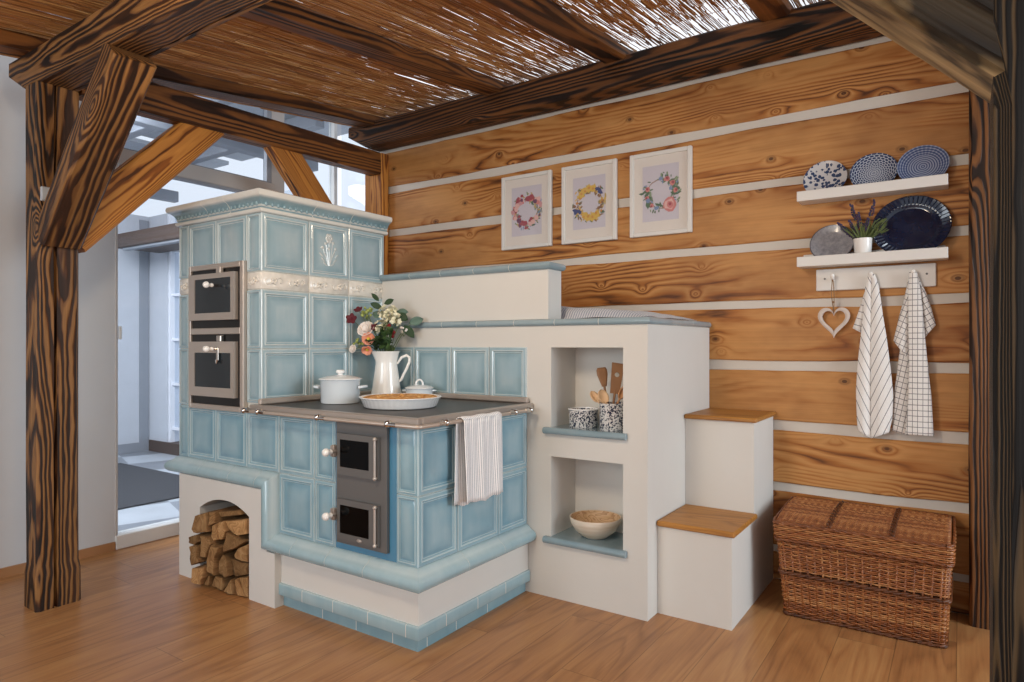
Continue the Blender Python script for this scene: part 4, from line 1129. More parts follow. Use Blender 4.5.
# ------------------------------------------------------------------ things in the niches
def speckle_mat():
    t = NT('speckled_enamel'); v = t.coord()
    n = t.noise(v, 120, 1.5, .5, .6)
    c = t.ramp(n, [(.49, hexc('#dddbd8')), (.54, hexc('#363d50'))])
    t.bsdf(c, .2, 0, None, .4); MATS['speckled_enamel'] = t.m
speckle_mat()
b1 = thing('speckled_bowl', 'short blue speckled enamel bowl in the upper niche', 'bowl', (-1.545, 2.905, .841))
m = MB(); m.lathe([(.001, .841), (.068, .841), (.072, .846), (.074, .925), (.076, .929), (.072, .929), (.069, .92), (.066, .85), (.001, .848)], (-1.545, 2.905, 0), 32); m.build('body', 'speckled_enamel', b1, smooth=50)
m = MB(); m.lathe([(.0735, .926), (.0775, .9285), (.0765, .933), (.071, .933), (.070, .927)], (-1.545, 2.905, 0), 32, cap0=False, cap1=False); m.build('rim', 'enamel', b1, smooth=60)
cx0, cy0 = -1.375, 2.885
b2 = thing('utensil_crock', 'tall blue speckled enamel crock holding wooden utensils', 'crock', (cx0, cy0, .841))
m = MB(); m.lathe([(.001, .841), (.062, .841), (.065, .846), (.065, .966), (.067, .970), (.063, .970), (.060, .96), (.058, .85), (.001, .849)], (cx0, cy0, 0), 32); m.build('body', 'speckled_enamel', b2, smooth=50)
simple('beech', '#b07f55', .6, noise_amt=.12, nscale=20); simple('dark_beech', '#8e6543', .6, noise_amt=.12, nscale=20); simple('pale_wood', '#d9b58d', .6, noise_amt=.1)
def utensil(name, label, foot, head, wh, Lh, mat, hole=False, shape='spatula', th=.006):
    foot, head = Vector(foot), Vector(head); d = (head-foot).normalized()
    t = thing(name, label, 'utensil', tuple(foot), 'utensils in the speckled crock')
    m = MB(); m.tube([foot, head-d*Lh*.9], [.005, .006], 8); m.build('handle', mat, t, smooth=60)
    s_ = Vector((.83, .56, 0)); s_ = (s_-d*s_.dot(d)).normalized(); n_ = s_.cross(d); m = MB()
    base = head-d*Lh
    if shape == 'spoon':
        def P(u, v):
            w = wh*sqrt(max(0, 1-(2*u-1)**2)); a = (v-.5)*2
            return base+d*Lh*u+s_*w*a+n_*(-.012*(1-a*a)*sin(pi*u))
        m.grid(P, 10, 8); o = m.build('head', mat, t, smooth=180); add_solid(o, th)
    elif hole:
        ring = 16; R0 = []; R1 = []
        c = base+d*Lh*.62
        def rim(k):
            a = 2*pi*k/ring; x, y = cos(a), sin(a)
            q = max(abs(x)/1.0, abs(y)/1.0); x, y = x/q, y/q
            w = wh*(.72+.28*(y*.5+.5)); yy = y*Lh*.5-.12*Lh
            return base+d*(Lh*.62+yy)+s_*x*w
        for sd in (-1, 1):
            R0.append([m.vert(rim(k)+n_*sd*th/2) for k in range(ring)]); R1.append([m.vert(c+d*(.0115*sin(2*pi*k/ring))+s_*(.0115*cos(2*pi*k/ring))+n_*sd*th/2) for k in range(ring)])
        for k in range(ring):
            j = (k+1) % ring
            m.face((R0[0][k], R0[0][j], R1[0][j], R1[0][k])); m.face((R0[1][j], R0[1][k], R1[1][k], R1[1][j])); m.face((R0[0][j], R0[0][k], R0[1][k], R0[1][j])); m.face((R1[0][k], R1[0][j], R1[1][j], R1[1][k]))
        m.build('head', mat, t, smooth=30)
    else:
        def P(u, v): 
            w = wh*(.45+.55*min(1, u*1.6)) if u < .92 else wh*(1-(u-.92)*3)
            return base+d*Lh*u+s_*w*(v-.5)*2
        m.grid(P, 8, 4); o = m.build('head', mat, t, smooth=60); add_solid(o, th)
fz = .855
utensil('wooden_spatula', 'narrow brown wooden spatula on the left in the crock', (cx0-.010, cy0, fz), (cx0-.085, cy0+.045, 1.135), .026, .095, 'dark_beech')
utensil('slotted_turner', 'broad brown wooden turner with a round hole in the crock', (cx0-.015, cy0+.005, fz), (cx0+.000, cy0+.060, 1.158), .031, .150, 'dark_beech', True)
utensil('wooden_spoon', 'pale wooden spoon leaning far left in the crock', (cx0+.02, cy0, fz), (cx0-.120, cy0+.005, 1.020), .018, .066, 'pale_wood', shape='spoon')
utensil('wooden_spoon', 'pale round headed wooden spoon in the middle of the crock', (cx0+.02, cy0-.01, fz), (cx0-.062, cy0-.008, 1.030), .024, .072, 'pale_wood', shape='spoon')
utensil('wooden_spoon', 'reddish wooden spoon at the right edge of the crock', (cx0-.03, cy0-.01, fz), (cx0+.052, cy0+.03, 1.05), .016, .07, 'beech', shape='spoon')
def bowl_mat():
    t = NT('turned_bowl'); v = t.coord(); s = t.sep(v)
    n = t.noise(t.mapping(v, (6, 6, 60)), 1.0, 2)
    c = t.ramp(n, [(.3, hexc('#cdb99f')), (.7, hexc('#e2d6c6'))]); t.bsdf(c, .55, 0, t.bump(n, .2, .003)); MATS['turned_bowl'] = t.m
    t = NT('turned_bowl_inside'); v = t.coord(); n = t.noise(t.mapping(v, (3, 9, 9)), 2.0, 2); sw = t.math('FRACT', t.math('MULTIPLY', n, 8))
    c = t.ramp(sw, [(0, hexc('#a9805a')), (.3, hexc('#c9a67d')), (1, hexc('#d6b793'))]); t.bsdf(c, .5); MATS['turned_bowl_inside'] = t.m
bowl_mat()
wb = thing('wooden_bowl', 'wide pale wooden bowl in the lower niche', 'bowl', (-1.487, 2.92, .302))
m = MB(); m.lathe([(.001, .302), (.055, .302), (.062, .306), (.098, .335), (.121, .37), (.127, .398), (.1255, .402), (.122, .400)], (-1.487, 2.92, 0), 48, cap1=False); m.build('outside', 'turned_bowl', wb, smooth=60)
m = MB(); m.lathe([(.1225, .3995), (.116, .372), (.093, .342), (.058, .318), (.001, .312)], (-1.487, 2.92, 0), 48, cap0=False); m.build('inside', 'turned_bowl_inside', wb, smooth=60)

# ------------------------------------------------------------------ bench cushion
cu = MB()
def P(u, v):
    x = -2.45+1.235*u; y = 2.975+.66*v
    e = min(1, min(u, 1-u)*9)**.5*min(1, min(v, 1-v)*10)**.5
    return (x, y, 1.383+(.075-.050*max(0, (u-.50)/.50))*e+.006*mn.noise(Vector((x*5, y*5, 0))))
cu.grid(P, 50, 24, UV=lambda u, v: (u*1.235, v*.66))
def P2(u, v): x = -2.45+1.235*u; y = 2.975+.66*v; return (x, y, 1.379)
cu.grid(lambda u, v: P2(u, 1-v), 50, 2, UV=lambda u, v: (u*1.235, v*.66))
o = cu.build('seat_cushion', 'ticking', None, origin=(-1.9, 3.3, 1.378), smooth=180)
tag(o, 'flat blue and white ticking cushion lying on the masonry bench', 'cushion', None, 'thing')
# ------------------------------------------------------------------ three wreath pictures
def blob(mb, cx, cz, y, r, mat, n=7, sq=1, rot=0):
    mb.cm = mat
    idx = []
    for k in range(n):
        a = 2*pi*k/n; rr = r*R(.75, 1.15)
        px_, pz_ = rr*cos(a), rr*sq*sin(a)
        idx.append(mb.vert((cx+px_*cos(rot)-pz_*sin(rot), y, cz+px_*sin(rot)+pz_*cos(rot))))
    mb.face(idx)
PCOL = ['#a5525c', '#cf9a9e', '#76506a', '#87997a', '#c0a566', '#d6b25c', '#cb904f', '#4d5684', '#8093b4', '#607660', '#cf8684', '#dfb4ae', '#8d6b55']
for i, c in enumerate(PCOL): simple('ink%d' % i, c, .7, noise_amt=.1, nscale=60)
INK = ['ink%d' % i for i in range(len(PCOL))]
def picture(label, x0, x1, kind):
    z0, z1 = 1.889, 2.381; yb = YW-.003; yf = YW-.028
    t = thing('framed_picture', label, 'picture', ((x0+x1)/2, yb, z0), 'three wreath pictures on the plank wall')
    m = MB(); b = .024
    m.bbox(x0, x0+b, yf, yb, z0, z1, .003); m.bbox(x1-b, x1, yf, yb, z0, z1, .003); m.bbox(x0+b, x1-b, yf+.0006, yb, z0, z0+b, .003); m.bbox(x0+b, x1-b, yf+.0006, yb, z1-b, z1, .003)
    m.build('frame', 'white_paint', t)
    m = MB(); m.box(x0+b-.002, x1-b+.002, yb-.011, yb-.002, z0+b-.002, z1-b+.002); m.build('mount', 'mount_card', t)
    m = MB(); mx = .078; mz0 = .085; mz1 = .080
    m.box(x0+mx, x1-mx, yb-.0122, yb-.011, z0+mz0, z1-mz1); yy = yb-.0125
    cx, cz = (x0+x1)/2+.004, (z0+z1)/2-.002; RR = .088
    lay = 0
    def put(a, dr, r, c, n=7, sq=1, rot=0):
        nonlocal lay
        lay += 1
        blob(m, cx+(RR+dr)*cos(a), cz+(RR+dr)*sin(a), yy-.000004*lay, r, c+1, n, sq, rot)
    for k in range(130): # fine leaves round the ring
        a = R(0, 2*pi)
        if kind == 2 and 1.7 < a < 2.6 and R(0, 1) < .75: continue
        put(a, R(-.026, .034), R(.009, .019), {0: [3, 9, 8, 4], 1: [4, 9, 12, 5], 2: [9, 9, 3, 8]}[kind][k % 4], 6, .35, a+R(-.9, .9)+pi/4)
    for k in range(60):
        a = 2*pi*k/60; put(a, -.004+.003*sin(a*3), .0045, 12, 5)
    if kind == 0:
        for k in range(44): put(R(0, 2*pi), R(-.026, .028), R(.007, .019), [0, 1, 11, 2, 0, 10][k % 6], 7)
        for a in (1.2, 1.5, 4.2, 4.5): put(a, R(-.01, .01), .021, 0)
        for a in (5.3, 5.7, 5.0, 2.6, 2.9): put(a, 0, .019, 11)
        for a in (3.8, 3.95, .75): put(a, 0, .016, 2)
    elif kind == 1:
        for k in range(38): put(R(0, 2*pi), R(-.018, .02), R(.006, .013), [5, 6, 4, 12][k % 4], 7)
        for a in (1.3, 1.6, 1.95, 2.3, 4.3, 4.6, 4.95, 5.3): put(a, R(-.006, .008), .024, 5); put(a, R(-.006, .008), .009, 6)
        for a in (.7, .8, .95, 3.6, 3.75, 3.5): put(a, R(-.004, .02), .022, 7, 6, .6, R(0, 3))
    else:
        for a in (.5, .8, .2, -.1, 1.2, 2.9, 3.1, 3.9, 3.7, 3.4): put(a, R(-.006, .012), .024, 9, 6, .5, a+R(-.5, 1))
        for a, r in ((1.15, .019), (.65, .018), (.1, .015), (2.75, .016), (3.35, .014), (4.0, .013)): put(a, 0, r, 10); put(a, .004, r*.55, 0)
        put(5.35, .0, .042, 10, 11); put(5.35, .0, .032, 11, 10); put(5.35, .0, .022, 10, 9); put(5.38, .0, .010, 0, 7)
        for a in (4.4, 3.55, 1.6): put(a, 0, .014, 8)
    m.cm = 0
    m.build('print', ['print_paper']+INK, t)
    m = MB(); m.box(x0+b, x1-b, yb-.0175, yb-.0155, z0+b, z1-b); m.build('glass', 'frame_glass', t)
picture('leftmost wreath picture, dark red and pink flowers, white frame', -2.578, -2.186, 0)
picture('middle wreath picture, yellow and blue flowers, white frame', -2.108, -1.725, 1)
picture('rightmost wreath picture, large pink peony, white frame', -1.637, -1.259, 2)

# ------------------------------------------------------------------ wall shelves
def ledge(label, x0, x1, z):
    s = thing('wall_shelf', label, 'shelf', ((x0+x1)/2, YW-.06, z-.05), 'white picture ledges')
    m = MB(); m.bbox(x0, x1, 3.575, YW-.002, z-.048, z-.030, .002); m.build('board', 'white_paint', s)
    m = MB(); m.bbox(x0, x1, 3.565, 3.577, z-.050, z, .002); m.build('lip', 'white_paint', s)
    m = MB(); m.bbox(x0+.012, x1-.012, YW-.014, YW-.002, z-.030, z+.022, .002); m.build('back_board', 'white_paint', s)
    return z-.030
s1 = ledge('upper white ledge with three patterned plates', -.682, -.043, 2.022)
s2 = ledge('lower white ledge with navy plate and lavender', -.682, -.043, 1.691)

def plate_nodes(name, fn, rough=.18):
    t = NT(name); v = t.coord(); s = t.sep(v)
    r = t.math('SQRT', t.math('ADD', t.math('MULTIPLY', s[0], s[0]), t.math('MULTIPLY', s[1], s[1])))
    a = t.math('ARCTAN2', s[1], s[0])
    c = fn(t, v, s, r, a); t.bsdf(c, rough, 0, None, .4); MATS[name] = t.m
def f_blot(t, v, s, r, a):
    vo = t.voronoi(t.mapping(v, (1, 1, 0)), 52); d = t.math('ADD', vo.outputs['Distance'], t.math('MULTIPLY_ADD', t.noise(v, 130, 2), .5, -.25))
    f = t.math('LESS_THAN', d, .50)
    big = t.math('GREATER_THAN', t.sep(vo.outputs['Color'])[0], .12)
    return t.mix(t.math('MULTIPLY', f, big), hexc('#c9c6c6'), hexc('#384868'))
def f_dots(t, v, s, r, a):
    ring = t.math('DIVIDE', r, .0095); ri = t.math('FLOOR', ring); rf = t.math('SUBTRACT', t.math('FRACT', ring), .5)
    nn = 26.0
    aa = t.math('ADD', t.math('MULTIPLY', t.math('DIVIDE', a, 2*pi), nn), t.math('MULTIPLY', ri, .5))
    af = t.math('SUBTRACT', t.math('FRACT', aa), .5)
    d = t.math('SQRT', t.math('ADD', t.math('MULTIPLY', rf, rf), t.math('MULTIPLY', af, af)))
    inner = t.math('MULTIPLY_ADD', t.math('DIVIDE', r, .11), .14, .34)
    blue = t.math('LESS_THAN', d, inner)
    return t.mix(blue, hexc('#b9bfca'), hexc('#334262'))
def f_rings(t, v, s, r, a):
    n = t.noise(v, 50, 2)
    w = t.math('SINE', t.math('ADD', t.math('MULTIPLY', r, 620), t.math('MULTIPLY', n, 1.6)))
    f = t.math('MULTIPLY_ADD', w, .5, .5)
    wedge = t.math('MULTIPLY', t.math('GREATER_THAN', t.math('SINE', t.math('MULTIPLY', a, 34.0)), -.2), .35)
    rim = t.math('GREATER_THAN', r, .062)
    f = t.math('SUBTRACT', f, t.math('MULTIPLY', wedge, rim), clamp=True)
    return t.ramp(f, [(.2, hexc('#43547c')), (.75, hexc('#9aa4ba'))])
def f_grey(t, v, s, r, a):
    n = t.noise(v, 45, 4, .7); edge = t.math('GREATER_THAN', r, .098)
    return t.mix(edge, t.ramp(n, [(.3, hexc('#7d7d84')), (.7, hexc('#a7a6aa'))]), hexc('#55555c'))
def f_navy(t, v, s, r, a):
    return t.ramp(t.noise(v, 20, 2), [(.3, hexc('#0d1730')), (.7, hexc('#16233f'))])
plate_nodes('plate_blotched', f_blot); plate_nodes('plate_dotted', f_dots); plate_nodes('plate_ringed', f_rings); plate_nodes('plate_grey', f_grey, .3); plate_nodes('plate_navy', f_navy, .12)
def plate(label, x, zb, r, mat, y_foot, lean, depth=.02, ribs=False, sq=1.0):
    lean = math.asin((YW-.006-y_foot)/(2*r*sq))
    """disc leaning on the wall: local z is its face normal"""
    c_, s_ = cos(lean), sin(lean)
    ez = Vector((0, -c_, s_)); ex = Vector((1, 0, 0)); ey = ez.cross(ex)
    ctr = Vector((x, y_foot, zb))+ey*r*sq+ez*.004
    M = Matrix(((ex.x, ey.x, ez.x, ctr.x), (ex.y, ey.y, ez.y, ctr.y), (ex.z, ey.z, ez.z, ctr.z), (0,0,0,1)))
    m = MB()
    if ribs:
        fl = lambda th, z: 0
        prof = [(.001, -depth), (r*.60, -depth), (r*.70, -depth*.75), (r*.99, -.002), (r, .001), (r*.985, .004)]
        n = 144
        for k in range(9): q = .98-.27*k/8; prof.append((r*q, .003-depth*.55*(k/8)))
        prof += [(r*.66, -depth*.7), (r*.60, -depth*.78), (.001, -depth*.78)]
        rings = []
        for (rr, z) in prof:
            ring = []
            for k in range(n):
                th = 2*pi*k/n; zz = z
                if .70*r < rr < .985*r and z > -depth*.6: zz += .0022*sin(th*48)*min(1, (rr-.70*r)/(.05*r))
                ring.append((rr*cos(th), rr*sq*sin(th), zz))
            rings.append(ring)
        m.loft(rings)
    else:
        m.lathe([(.001, -depth), (r*.55, -depth), (r*.62, -depth*.95), (r*.98, -.003), (r, 0), (r*.99, .0035), (r*.95, .002), (r*.70, -depth*.55), (r*.60, -depth*.68), (.001, -depth*.70)], n=64)
        if sq != 1: m.v = [(p[0], p[1]*sq, p[2]) for p in m.v]
    o = m.build('plate', mat, None, origin=(0,0,0), smooth=40); o.matrix_world = M
    tag(o, label, 'plate', 'plates on the wall ledges', 'thing')
plate('white plate with blue blotches, left on the upper ledge', -.564, s1+.001, .102, 'plate_blotched', 3.612, radians(24))
plate('blue plate with dotted rings, middle of the upper ledge', -.347, s1+.001, .104, 'plate_dotted', 3.610, radians(24))
plate('blue plate with concentric rings, right on the upper ledge', -.143, s1+.001, .106, 'plate_ringed', 3.610, radians(24))
plate('plain grey plate, left on the lower ledge', -.532, s2+.001, .103, 'plate_grey', 3.612, radians(24))
plate('large navy blue plate with ribbed rim on the lower ledge', -.192, s2+.001, .163, 'plate_navy', 3.600, radians(22), .028, True, .95)

# ------------------------------------------------------------------ lavender
lv = thing('potted_lavender', 'lavender in a small white pot on the lower ledge', 'plant', (-.390, 3.612, s2+.001))
lx, ly, lz = -.390, 3.612, s2+.001
m = MB(); m.lathe([(.001, lz), (.034, lz), (.036, lz+.003), (.041, lz+.098), (.042, lz+.102), (.038, lz+.102), (.034, lz+.02), (.001, lz+.015)], (lx, ly, 0), 32); m.build('pot', 'porcelain', lv, smooth=50)
m = MB(); m.lathe([(.037, lz+.088), (.001, lz+.092)], (lx, ly, 0), 20, cap0=False); m.build('soil', 'dark_gap', lv)
m = MB()
for k in range(120):
    a = R(0, 2*pi); ro = R(0, .03); b = Vector((lx+ro*cos(a), ly+ro*sin(a)*.8, lz+.09)); d = Vector((cos(a)*R(.3, 1.0), sin(a)*.45-.1, R(.6, 1.5))).normalized()*R(.04, .115)
    leafm(m, b, b+d, R(.0014, .0028), (0, -1, .3), .012)
for k in range(26):
    b = Vector((lx+.055+R(-.02, .03), ly-.01+R(-.02, .01), lz+.13+R(-.02, .04))); d = Vector((R(.2, 1), R(-.4, .2), R(.1, 1))).normalized()*R(.03, .05); leafm(m, b, b+d, .003, (0, -1, .3), .004)
m.build('foliage', 'lav_leaf', lv, smooth=180)
for (dx, dy, h, sl) in ((-.105, -.01, .160, -.35), (-.050, 0, .235, -.08), (-.018, -.01, .195, 0), (.005, 0, .15, .05), (-.055, -.015, .165, -.1), (.050, .01, .245, .12), (-.088, -.015, .135, -.3), (.025, -.01, .17, .1), (-.03, -.015, .135, 0)):
    top = Vector((lx+dx, ly+dy-.012, lz+h*1.16)); b = Vector((lx+dx*.2, ly+dy*.2, lz+.09)); m = MB(); m.tube([b, b.lerp(top, .5)+Vector((0,0,.01)), top], .0011, 5); m.build('stem', 'stem_green', lv)
    m = MB(); ax = (top-b).normalized()
    for j in range(16):
        t_ = j/15; p = top-ax*(.075*(1-t_)); w = .0095*(1-t_*.55)
        for q in range(3):
            an = R(0, 6.28); m.ball(p+Vector((w*cos(an), w*sin(an), R(-.002, .002))), R(.003, .0052), 5, 4)
    m.build('flower_spike', 'lavender', lv, smooth=180)

# ------------------------------------------------------------------ hook rail with heart and towels
hr = thing('hook_rail', 'white hook rail on the plank wall below the ledges', 'hook rail', (-.35, YW-.01, 1.523))
m = MB(); m.bbox(-.609, -.091, YW-.020, YW-.001, 1.523, 1.632, .003); m.build('board', 'white_paint', hr)
HK = (-.528, -.357, -.181)
for hx in HK:
    m = MB(); m.tube([(hx, YW-.02, 1.575), (hx, YW-.045, 1.577), (hx, YW-.060, 1.590)], [.008, .0075, .010], 10); m.ball((hx, YW-.062, 1.594), .011, 10, 7); m.build('hook', 'porcelain', hr, smooth=60)
for hx in (-.568, -.128):
    m = MB(); m.lathe([(.005, 0), (.005, .002), (.001, .0025)], (hx, YW-.020, 1.583), 12, M=Matrix.Rotation(radians(90), 3, 'X')); m.build('screw', 'dark_steel', hr)
simple('whitewashed_wood', '#cdbfb4', .8, noise_amt=.12, nscale=25); simple('twine', '#8c6e50', .9)
ha = thing('wooden_heart', 'whitewashed open wooden heart hanging from the left hook', 'ornament', (-.525, YW-.035, 1.29))
def heart(t):
    x = 16*sin(t)**3; z = 13*cos(t)-5*cos(2*t)-2*cos(3*t)-cos(4*t); return x/17.0, z/17.0
m = MB(); N = 48; rings = []
for k in range(N):
    t_ = 2*pi*k/N; xo, zo = heart(t_); f = .62
    po = Vector((-.524+xo*.078, 0, 1.372+zo*.090)); pi2 = Vector((-.524+xo*.056, 0, 1.374+zo*.063))
    y0, y1 = YW-.046, YW-.028
    rings.append([(po.x, y0+.003, po.z), (po.x, y1, po.z), (pi2.x, y1, pi2.z), (pi2.x, y0+.003, pi2.z), ((pi2.x*.7+po.x*.3), y0, pi2.z*.7+po.z*.3), ((pi2.x*.3+po.x*.7), y0, pi2.z*.3+po.z*.7)])
rings.append(rings[0]); m.loft(rings, cap0=False, cap1=False); m.build('heart', 'whitewashed_wood', ha, smooth=40)
m = MB(); m.tube([(-.524, YW-.037, 1.405), (-.520, YW-.05, 1.50), (-.526, YW-.052, 1.580)], .0022, 6); m.tube([(-.524, YW-.037, 1.405), (-.533, YW-.05, 1.50), (-.529, YW-.052, 1.580)], .0022, 6); m.ball((-.524, YW-.045, 1.462), .0065, 8, 6); m.build('twine_loop', 'twine', ha)

def panel(mb, left, right, y_in, y_out, ang, mid=0.0, folds=0, famp=.004, nv=44, nu=12, ph=0, org=(0, 0)):
    """cloth between two edge polylines (x, z), bulging from y_in at the edges towards the room"""
    def pl(P, v):
        v = v*(len(P)-1); i = min(int(v), len(P)-2); t = v-i
        t2 = t
        return P[i][0]+(P[i+1][0]-P[i][0])*t2, P[i][1]+(P[i+1][1]-P[i][1])*t2
    ca, sa = cos(ang), sin(ang)
    def P(u, v):
        a, b = pl(left, v), pl(right, v); x = a[0]+(b[0]-a[0])*u; z = a[1]+(b[1]-a[1])*u
        y = y_in(u, v)+famp*sin(u*folds*pi+ph)*min(1, v*3)
        return (x, y, z)
    def UV(u, v):
        p = P(u, v); x, z = (p[0]-org[0])*1.25, p[2]-org[1]
        return (x*ca+z*sa+10, -x*sa+z*ca+10)
    mb.grid(P, nu, nv, UV=UV)
def zx(px, py, o): return (o[0]+(px)*.001222, o[1]-py*.001222)
# crop pixels at 3.79 per photo pixel were turned into metres once; numbers below are metres relative to each hook
t1 = thing('striped_towel', 'white kitchen towel with thin dark stripes on the middle hook', 'towel', (-.357, YW-.06, .80), 'towels on the hook rail')
hx, hz = -.357, 1.592
yw = YW-.052
m = MB()
ZS = [0, -.07, -.20, -.31, -.45, -.58, -.70, -.765]
lx_ = [-.012, -.026, -.036, -.046, -.060, -.066, -.062, -.058]; cxm = [.002, .003, .001, -.001, -.001, -.001, -.001, .000]; rx_ = [.016, .034, .050, .066, .082, .094, .090, .076]
cz = [0, 0, 0, 0, 0, -.006, -.02, -.035]
L_ = [(hx+a, hz+z) for a, z in zip(lx_, ZS)]; C_ = [(hx+a, hz+z+d) for a, z, d in zip(cxm, ZS, cz)]; R__ = [(hx+a, hz+z) for a, z in zip(rx_, ZS)]
panel(m, L_, C_, lambda u, v: yw+.012-.020*sin(pi*(u*.8+.1))*(.4+v), None, radians(28), folds=1.0, famp=.004, org=(hx, hz))
o = m.build('left_fold', 'towel_stripe', t1, smooth=180); add_solid(o, .003)
m = MB()
panel(m, C_, R__, lambda u, v: yw+.010-.024*sin(pi*(u*.8+.1))*(.4+v), None, radians(-28), folds=1.2, famp=.004, org=(hx, hz))
o = m.build('right_fold', 'towel_stripe', t1, smooth=180); add_solid(o, .003)
m = MB()
panel(m, [(hx-.012, hz-.03), (hx-.034, hz-.10), (hx-.056, hz-.18), (hx-.083, hz-.262)], [(hx-.004, hz-.03), (hx-.020, hz-.11), (hx-.030, hz-.20), (hx-.046, hz-.285)], lambda u, v: yw+.024-.008*sin(pi*u), None, radians(75), nv=16, nu=6, org=(hx, hz))
o = m.build('loose_corner', 'towel_stripe', t1, smooth=180); add_solid(o, .003)
t2 = thing('checked_towel', 'white kitchen towel with dark check lines on the right hook', 'towel', (-.181, YW-.06, .82), 'towels on the hook rail')
hx = -.181
m = MB()
ZS = [0, -.09, -.20, -.32, -.46, -.58, -.70, -.768]
mL = [-.016, -.020, -.020, -.019, -.017, -.020, -.026, -.032]; mR = [.014, .030, .040, .048, .060, .072, .078, .081]
Lm = [(hx+a, hz+z) for a, z in zip(mL, ZS)]; Rm = [(hx+a, hz+z) for a, z in zip(mR, ZS)]
panel(m, Lm, Rm, lambda u, v: yw-.004-.018*sin(pi*(u*.85+.1))*(.5+v*.6), None, 0, folds=1.5, famp=.003, org=(hx, hz))
o = m.build('front_fold', 'towel_check', t2, smooth=180); add_solid(o, .003)
m = MB()
panel(m, [(hx-.018, hz-.02), (hx-.034, hz-.11), (hx-.056, hz-.20), (hx-.082, hz-.325)], [(hx-.010, hz-.02), (hx-.014, hz-.14), (hx-.014, hz-.28), (hx-.016, hz-.42)], lambda u, v: yw+.014-.016*sin(pi*u), None, radians(-24), nv=26, nu=8, org=(hx, hz))
o = m.build('left_fold', 'towel_check', t2, smooth=180); add_solid(o, .003)
m = MB()
panel(m, [(hx-.055, hz-.36), (hx-.070, hz-.50), (hx-.085, hz-.62), (hx-.088, hz-.758)], [(hx-.008, hz-.36), (hx-.010, hz-.50), (hx-.014, hz-.62), (hx-.022, hz-.775)], lambda u, v: yw+.022-.010*sin(pi*u), None, radians(-14), nv=26, nu=8, org=(hx, hz))
o = m.build('back_fold', 'towel_check', t2, smooth=180); add_solid(o, .003)
m = MB()
panel(m, [(hx+.008, hz-.02), (hx+.028, hz-.10), (hx+.034, hz-.20), (hx+.045, hz-.31)], [(hx+.018, hz-.02), (hx+.050, hz-.10), (hx+.070, hz-.17), (hx+.089, hz-.252)], lambda u, v: yw+.016-.012*sin(pi*u), None, radians(30), nv=20, nu=8, org=(hx, hz))
o = m.build('right_corner', 'towel_check', t2, smooth=180); add_solid(o, .003)

# ------------------------------------------------------------------ wicker chest
def wicker_mat():
    t = NT('wicker'); v = t.coord(); sd = t.attr('seed'); n = t.noise(v, 30, 3, .6)
    c = t.ramp(t.math('ADD', t.math('MULTIPLY', sd, .45), t.math('MULTIPLY', n, .6)), [(.15, hexc('#5b2f14')), (.5, hexc('#94562a')), (.9, hexc('#c08a54'))])
    t.bsdf(c, .42, 0, None, .1); MATS['wicker'] = t.m
    t = NT('wicker_dark'); v = t.coord(); n = t.noise(v, 40, 3, .6); c = t.ramp(n, [(.3, hexc('#3a1c0b')), (.7, hexc('#6d3c1b'))]); t.bsdf(c, .45); MATS['wicker_dark'] = t.m
wicker_mat()
bk = thing('wicker_chest', 'brown wicker chest with flat lid standing on the floor by the steps', 'chest', (-.365, 3.43, 0))
def per(z):
    f = z/.43; return (-.672-.040*f, -.048+.022*f, 3.232-.010*f, 3.625+.02*f)
def perim(z, grow=0):
    x0, x1, y0, y1 = per(z); x0 -= grow; x1 += grow; y0 -= grow; y1 += grow; r = .025
    pts = []
    for (cx, cy, a0) in ((x1-r, y0+r, -pi/2), (x1-r, y1-r, 0), (x0+r, y1-r, pi/2), (x0+r, y0+r, pi)):
        for k in range(4): a = a0+k/3*pi/2; pts.append((cx+r*cos(a), cy+r*sin(a)))
    return pts
def densify(pts, step):
    out = []
    n = len(pts)
    for i in range(n):
        a, b = pts[i], pts[(i+1) % n]; L = hypot(b[0]-a[0], b[1]-a[1]); k = max(1, int(round(L/step)))
        for j in range(k): out.append((a[0]+(b[0]-a[0])*j/k, a[1]+(b[1]-a[1])*j/k))
    return out
def weave(mb, zlist, grow, SP, r, amp):
    for ri, z in enumerate(zlist):
        pts = densify(perim(z, grow), SP/2); n = len(pts); mb.cs = R(0, 1)
        line = []
        ac = 0
        for i in range(n+1):
            p = pts[i % n]; q = pts[(i+1) % n]; pm = pts[(i-1) % n]
            d = Vector((q[0]-pm[0], q[1]-pm[1])).normalized(); nn = Vector((d.y, -d.x))
            ph = (1 if (i//1) % 4 < 2 else -1) if False else sin(pi*(i % n)/2+ (ri % 2)*pi)
            line.append((p[0]+nn.x*amp*ph, p[1]+nn.y*amp*ph, z+R(-.0008, .0008)))
        mb.tube(line, r, 5, caps=False)
    mb.cs = 0
m = MB()
rg = []
for z in (.004, .2, .345): rg.append([(p[0], p[1], z) for p in perim(z, -.012)])
m.loft(rg); m.build('lining', 'basket_liner', bk)
m = MB(); zz = [.020+.0085*k for k in range(20)]+[.215+.0085*k for k in range(15)]
weave(m, zz, 0, .031, .0042, .0045)
m.build('weave', 'wicker', bk, smooth=180)
m = MB()
for p in densify(perim(0), .031):
    m.cs = R(0, 1)
    q0, q1 = p, None
    x0, x1, y0, y1 = per(0); X0, X1, Y0, Y1 = per(.34)
    fx = (p[0]-x0)/(x1-x0); fy = (p[1]-y0)/(y1-y0)
    m.tube([(p[0], p[1], .004), (X0+fx*(X1-X0), Y0+fy*(Y1-Y0), .345)], .0045, 5)
m.cs = 0; m.build('stakes', 'wicker', bk, smooth=180)
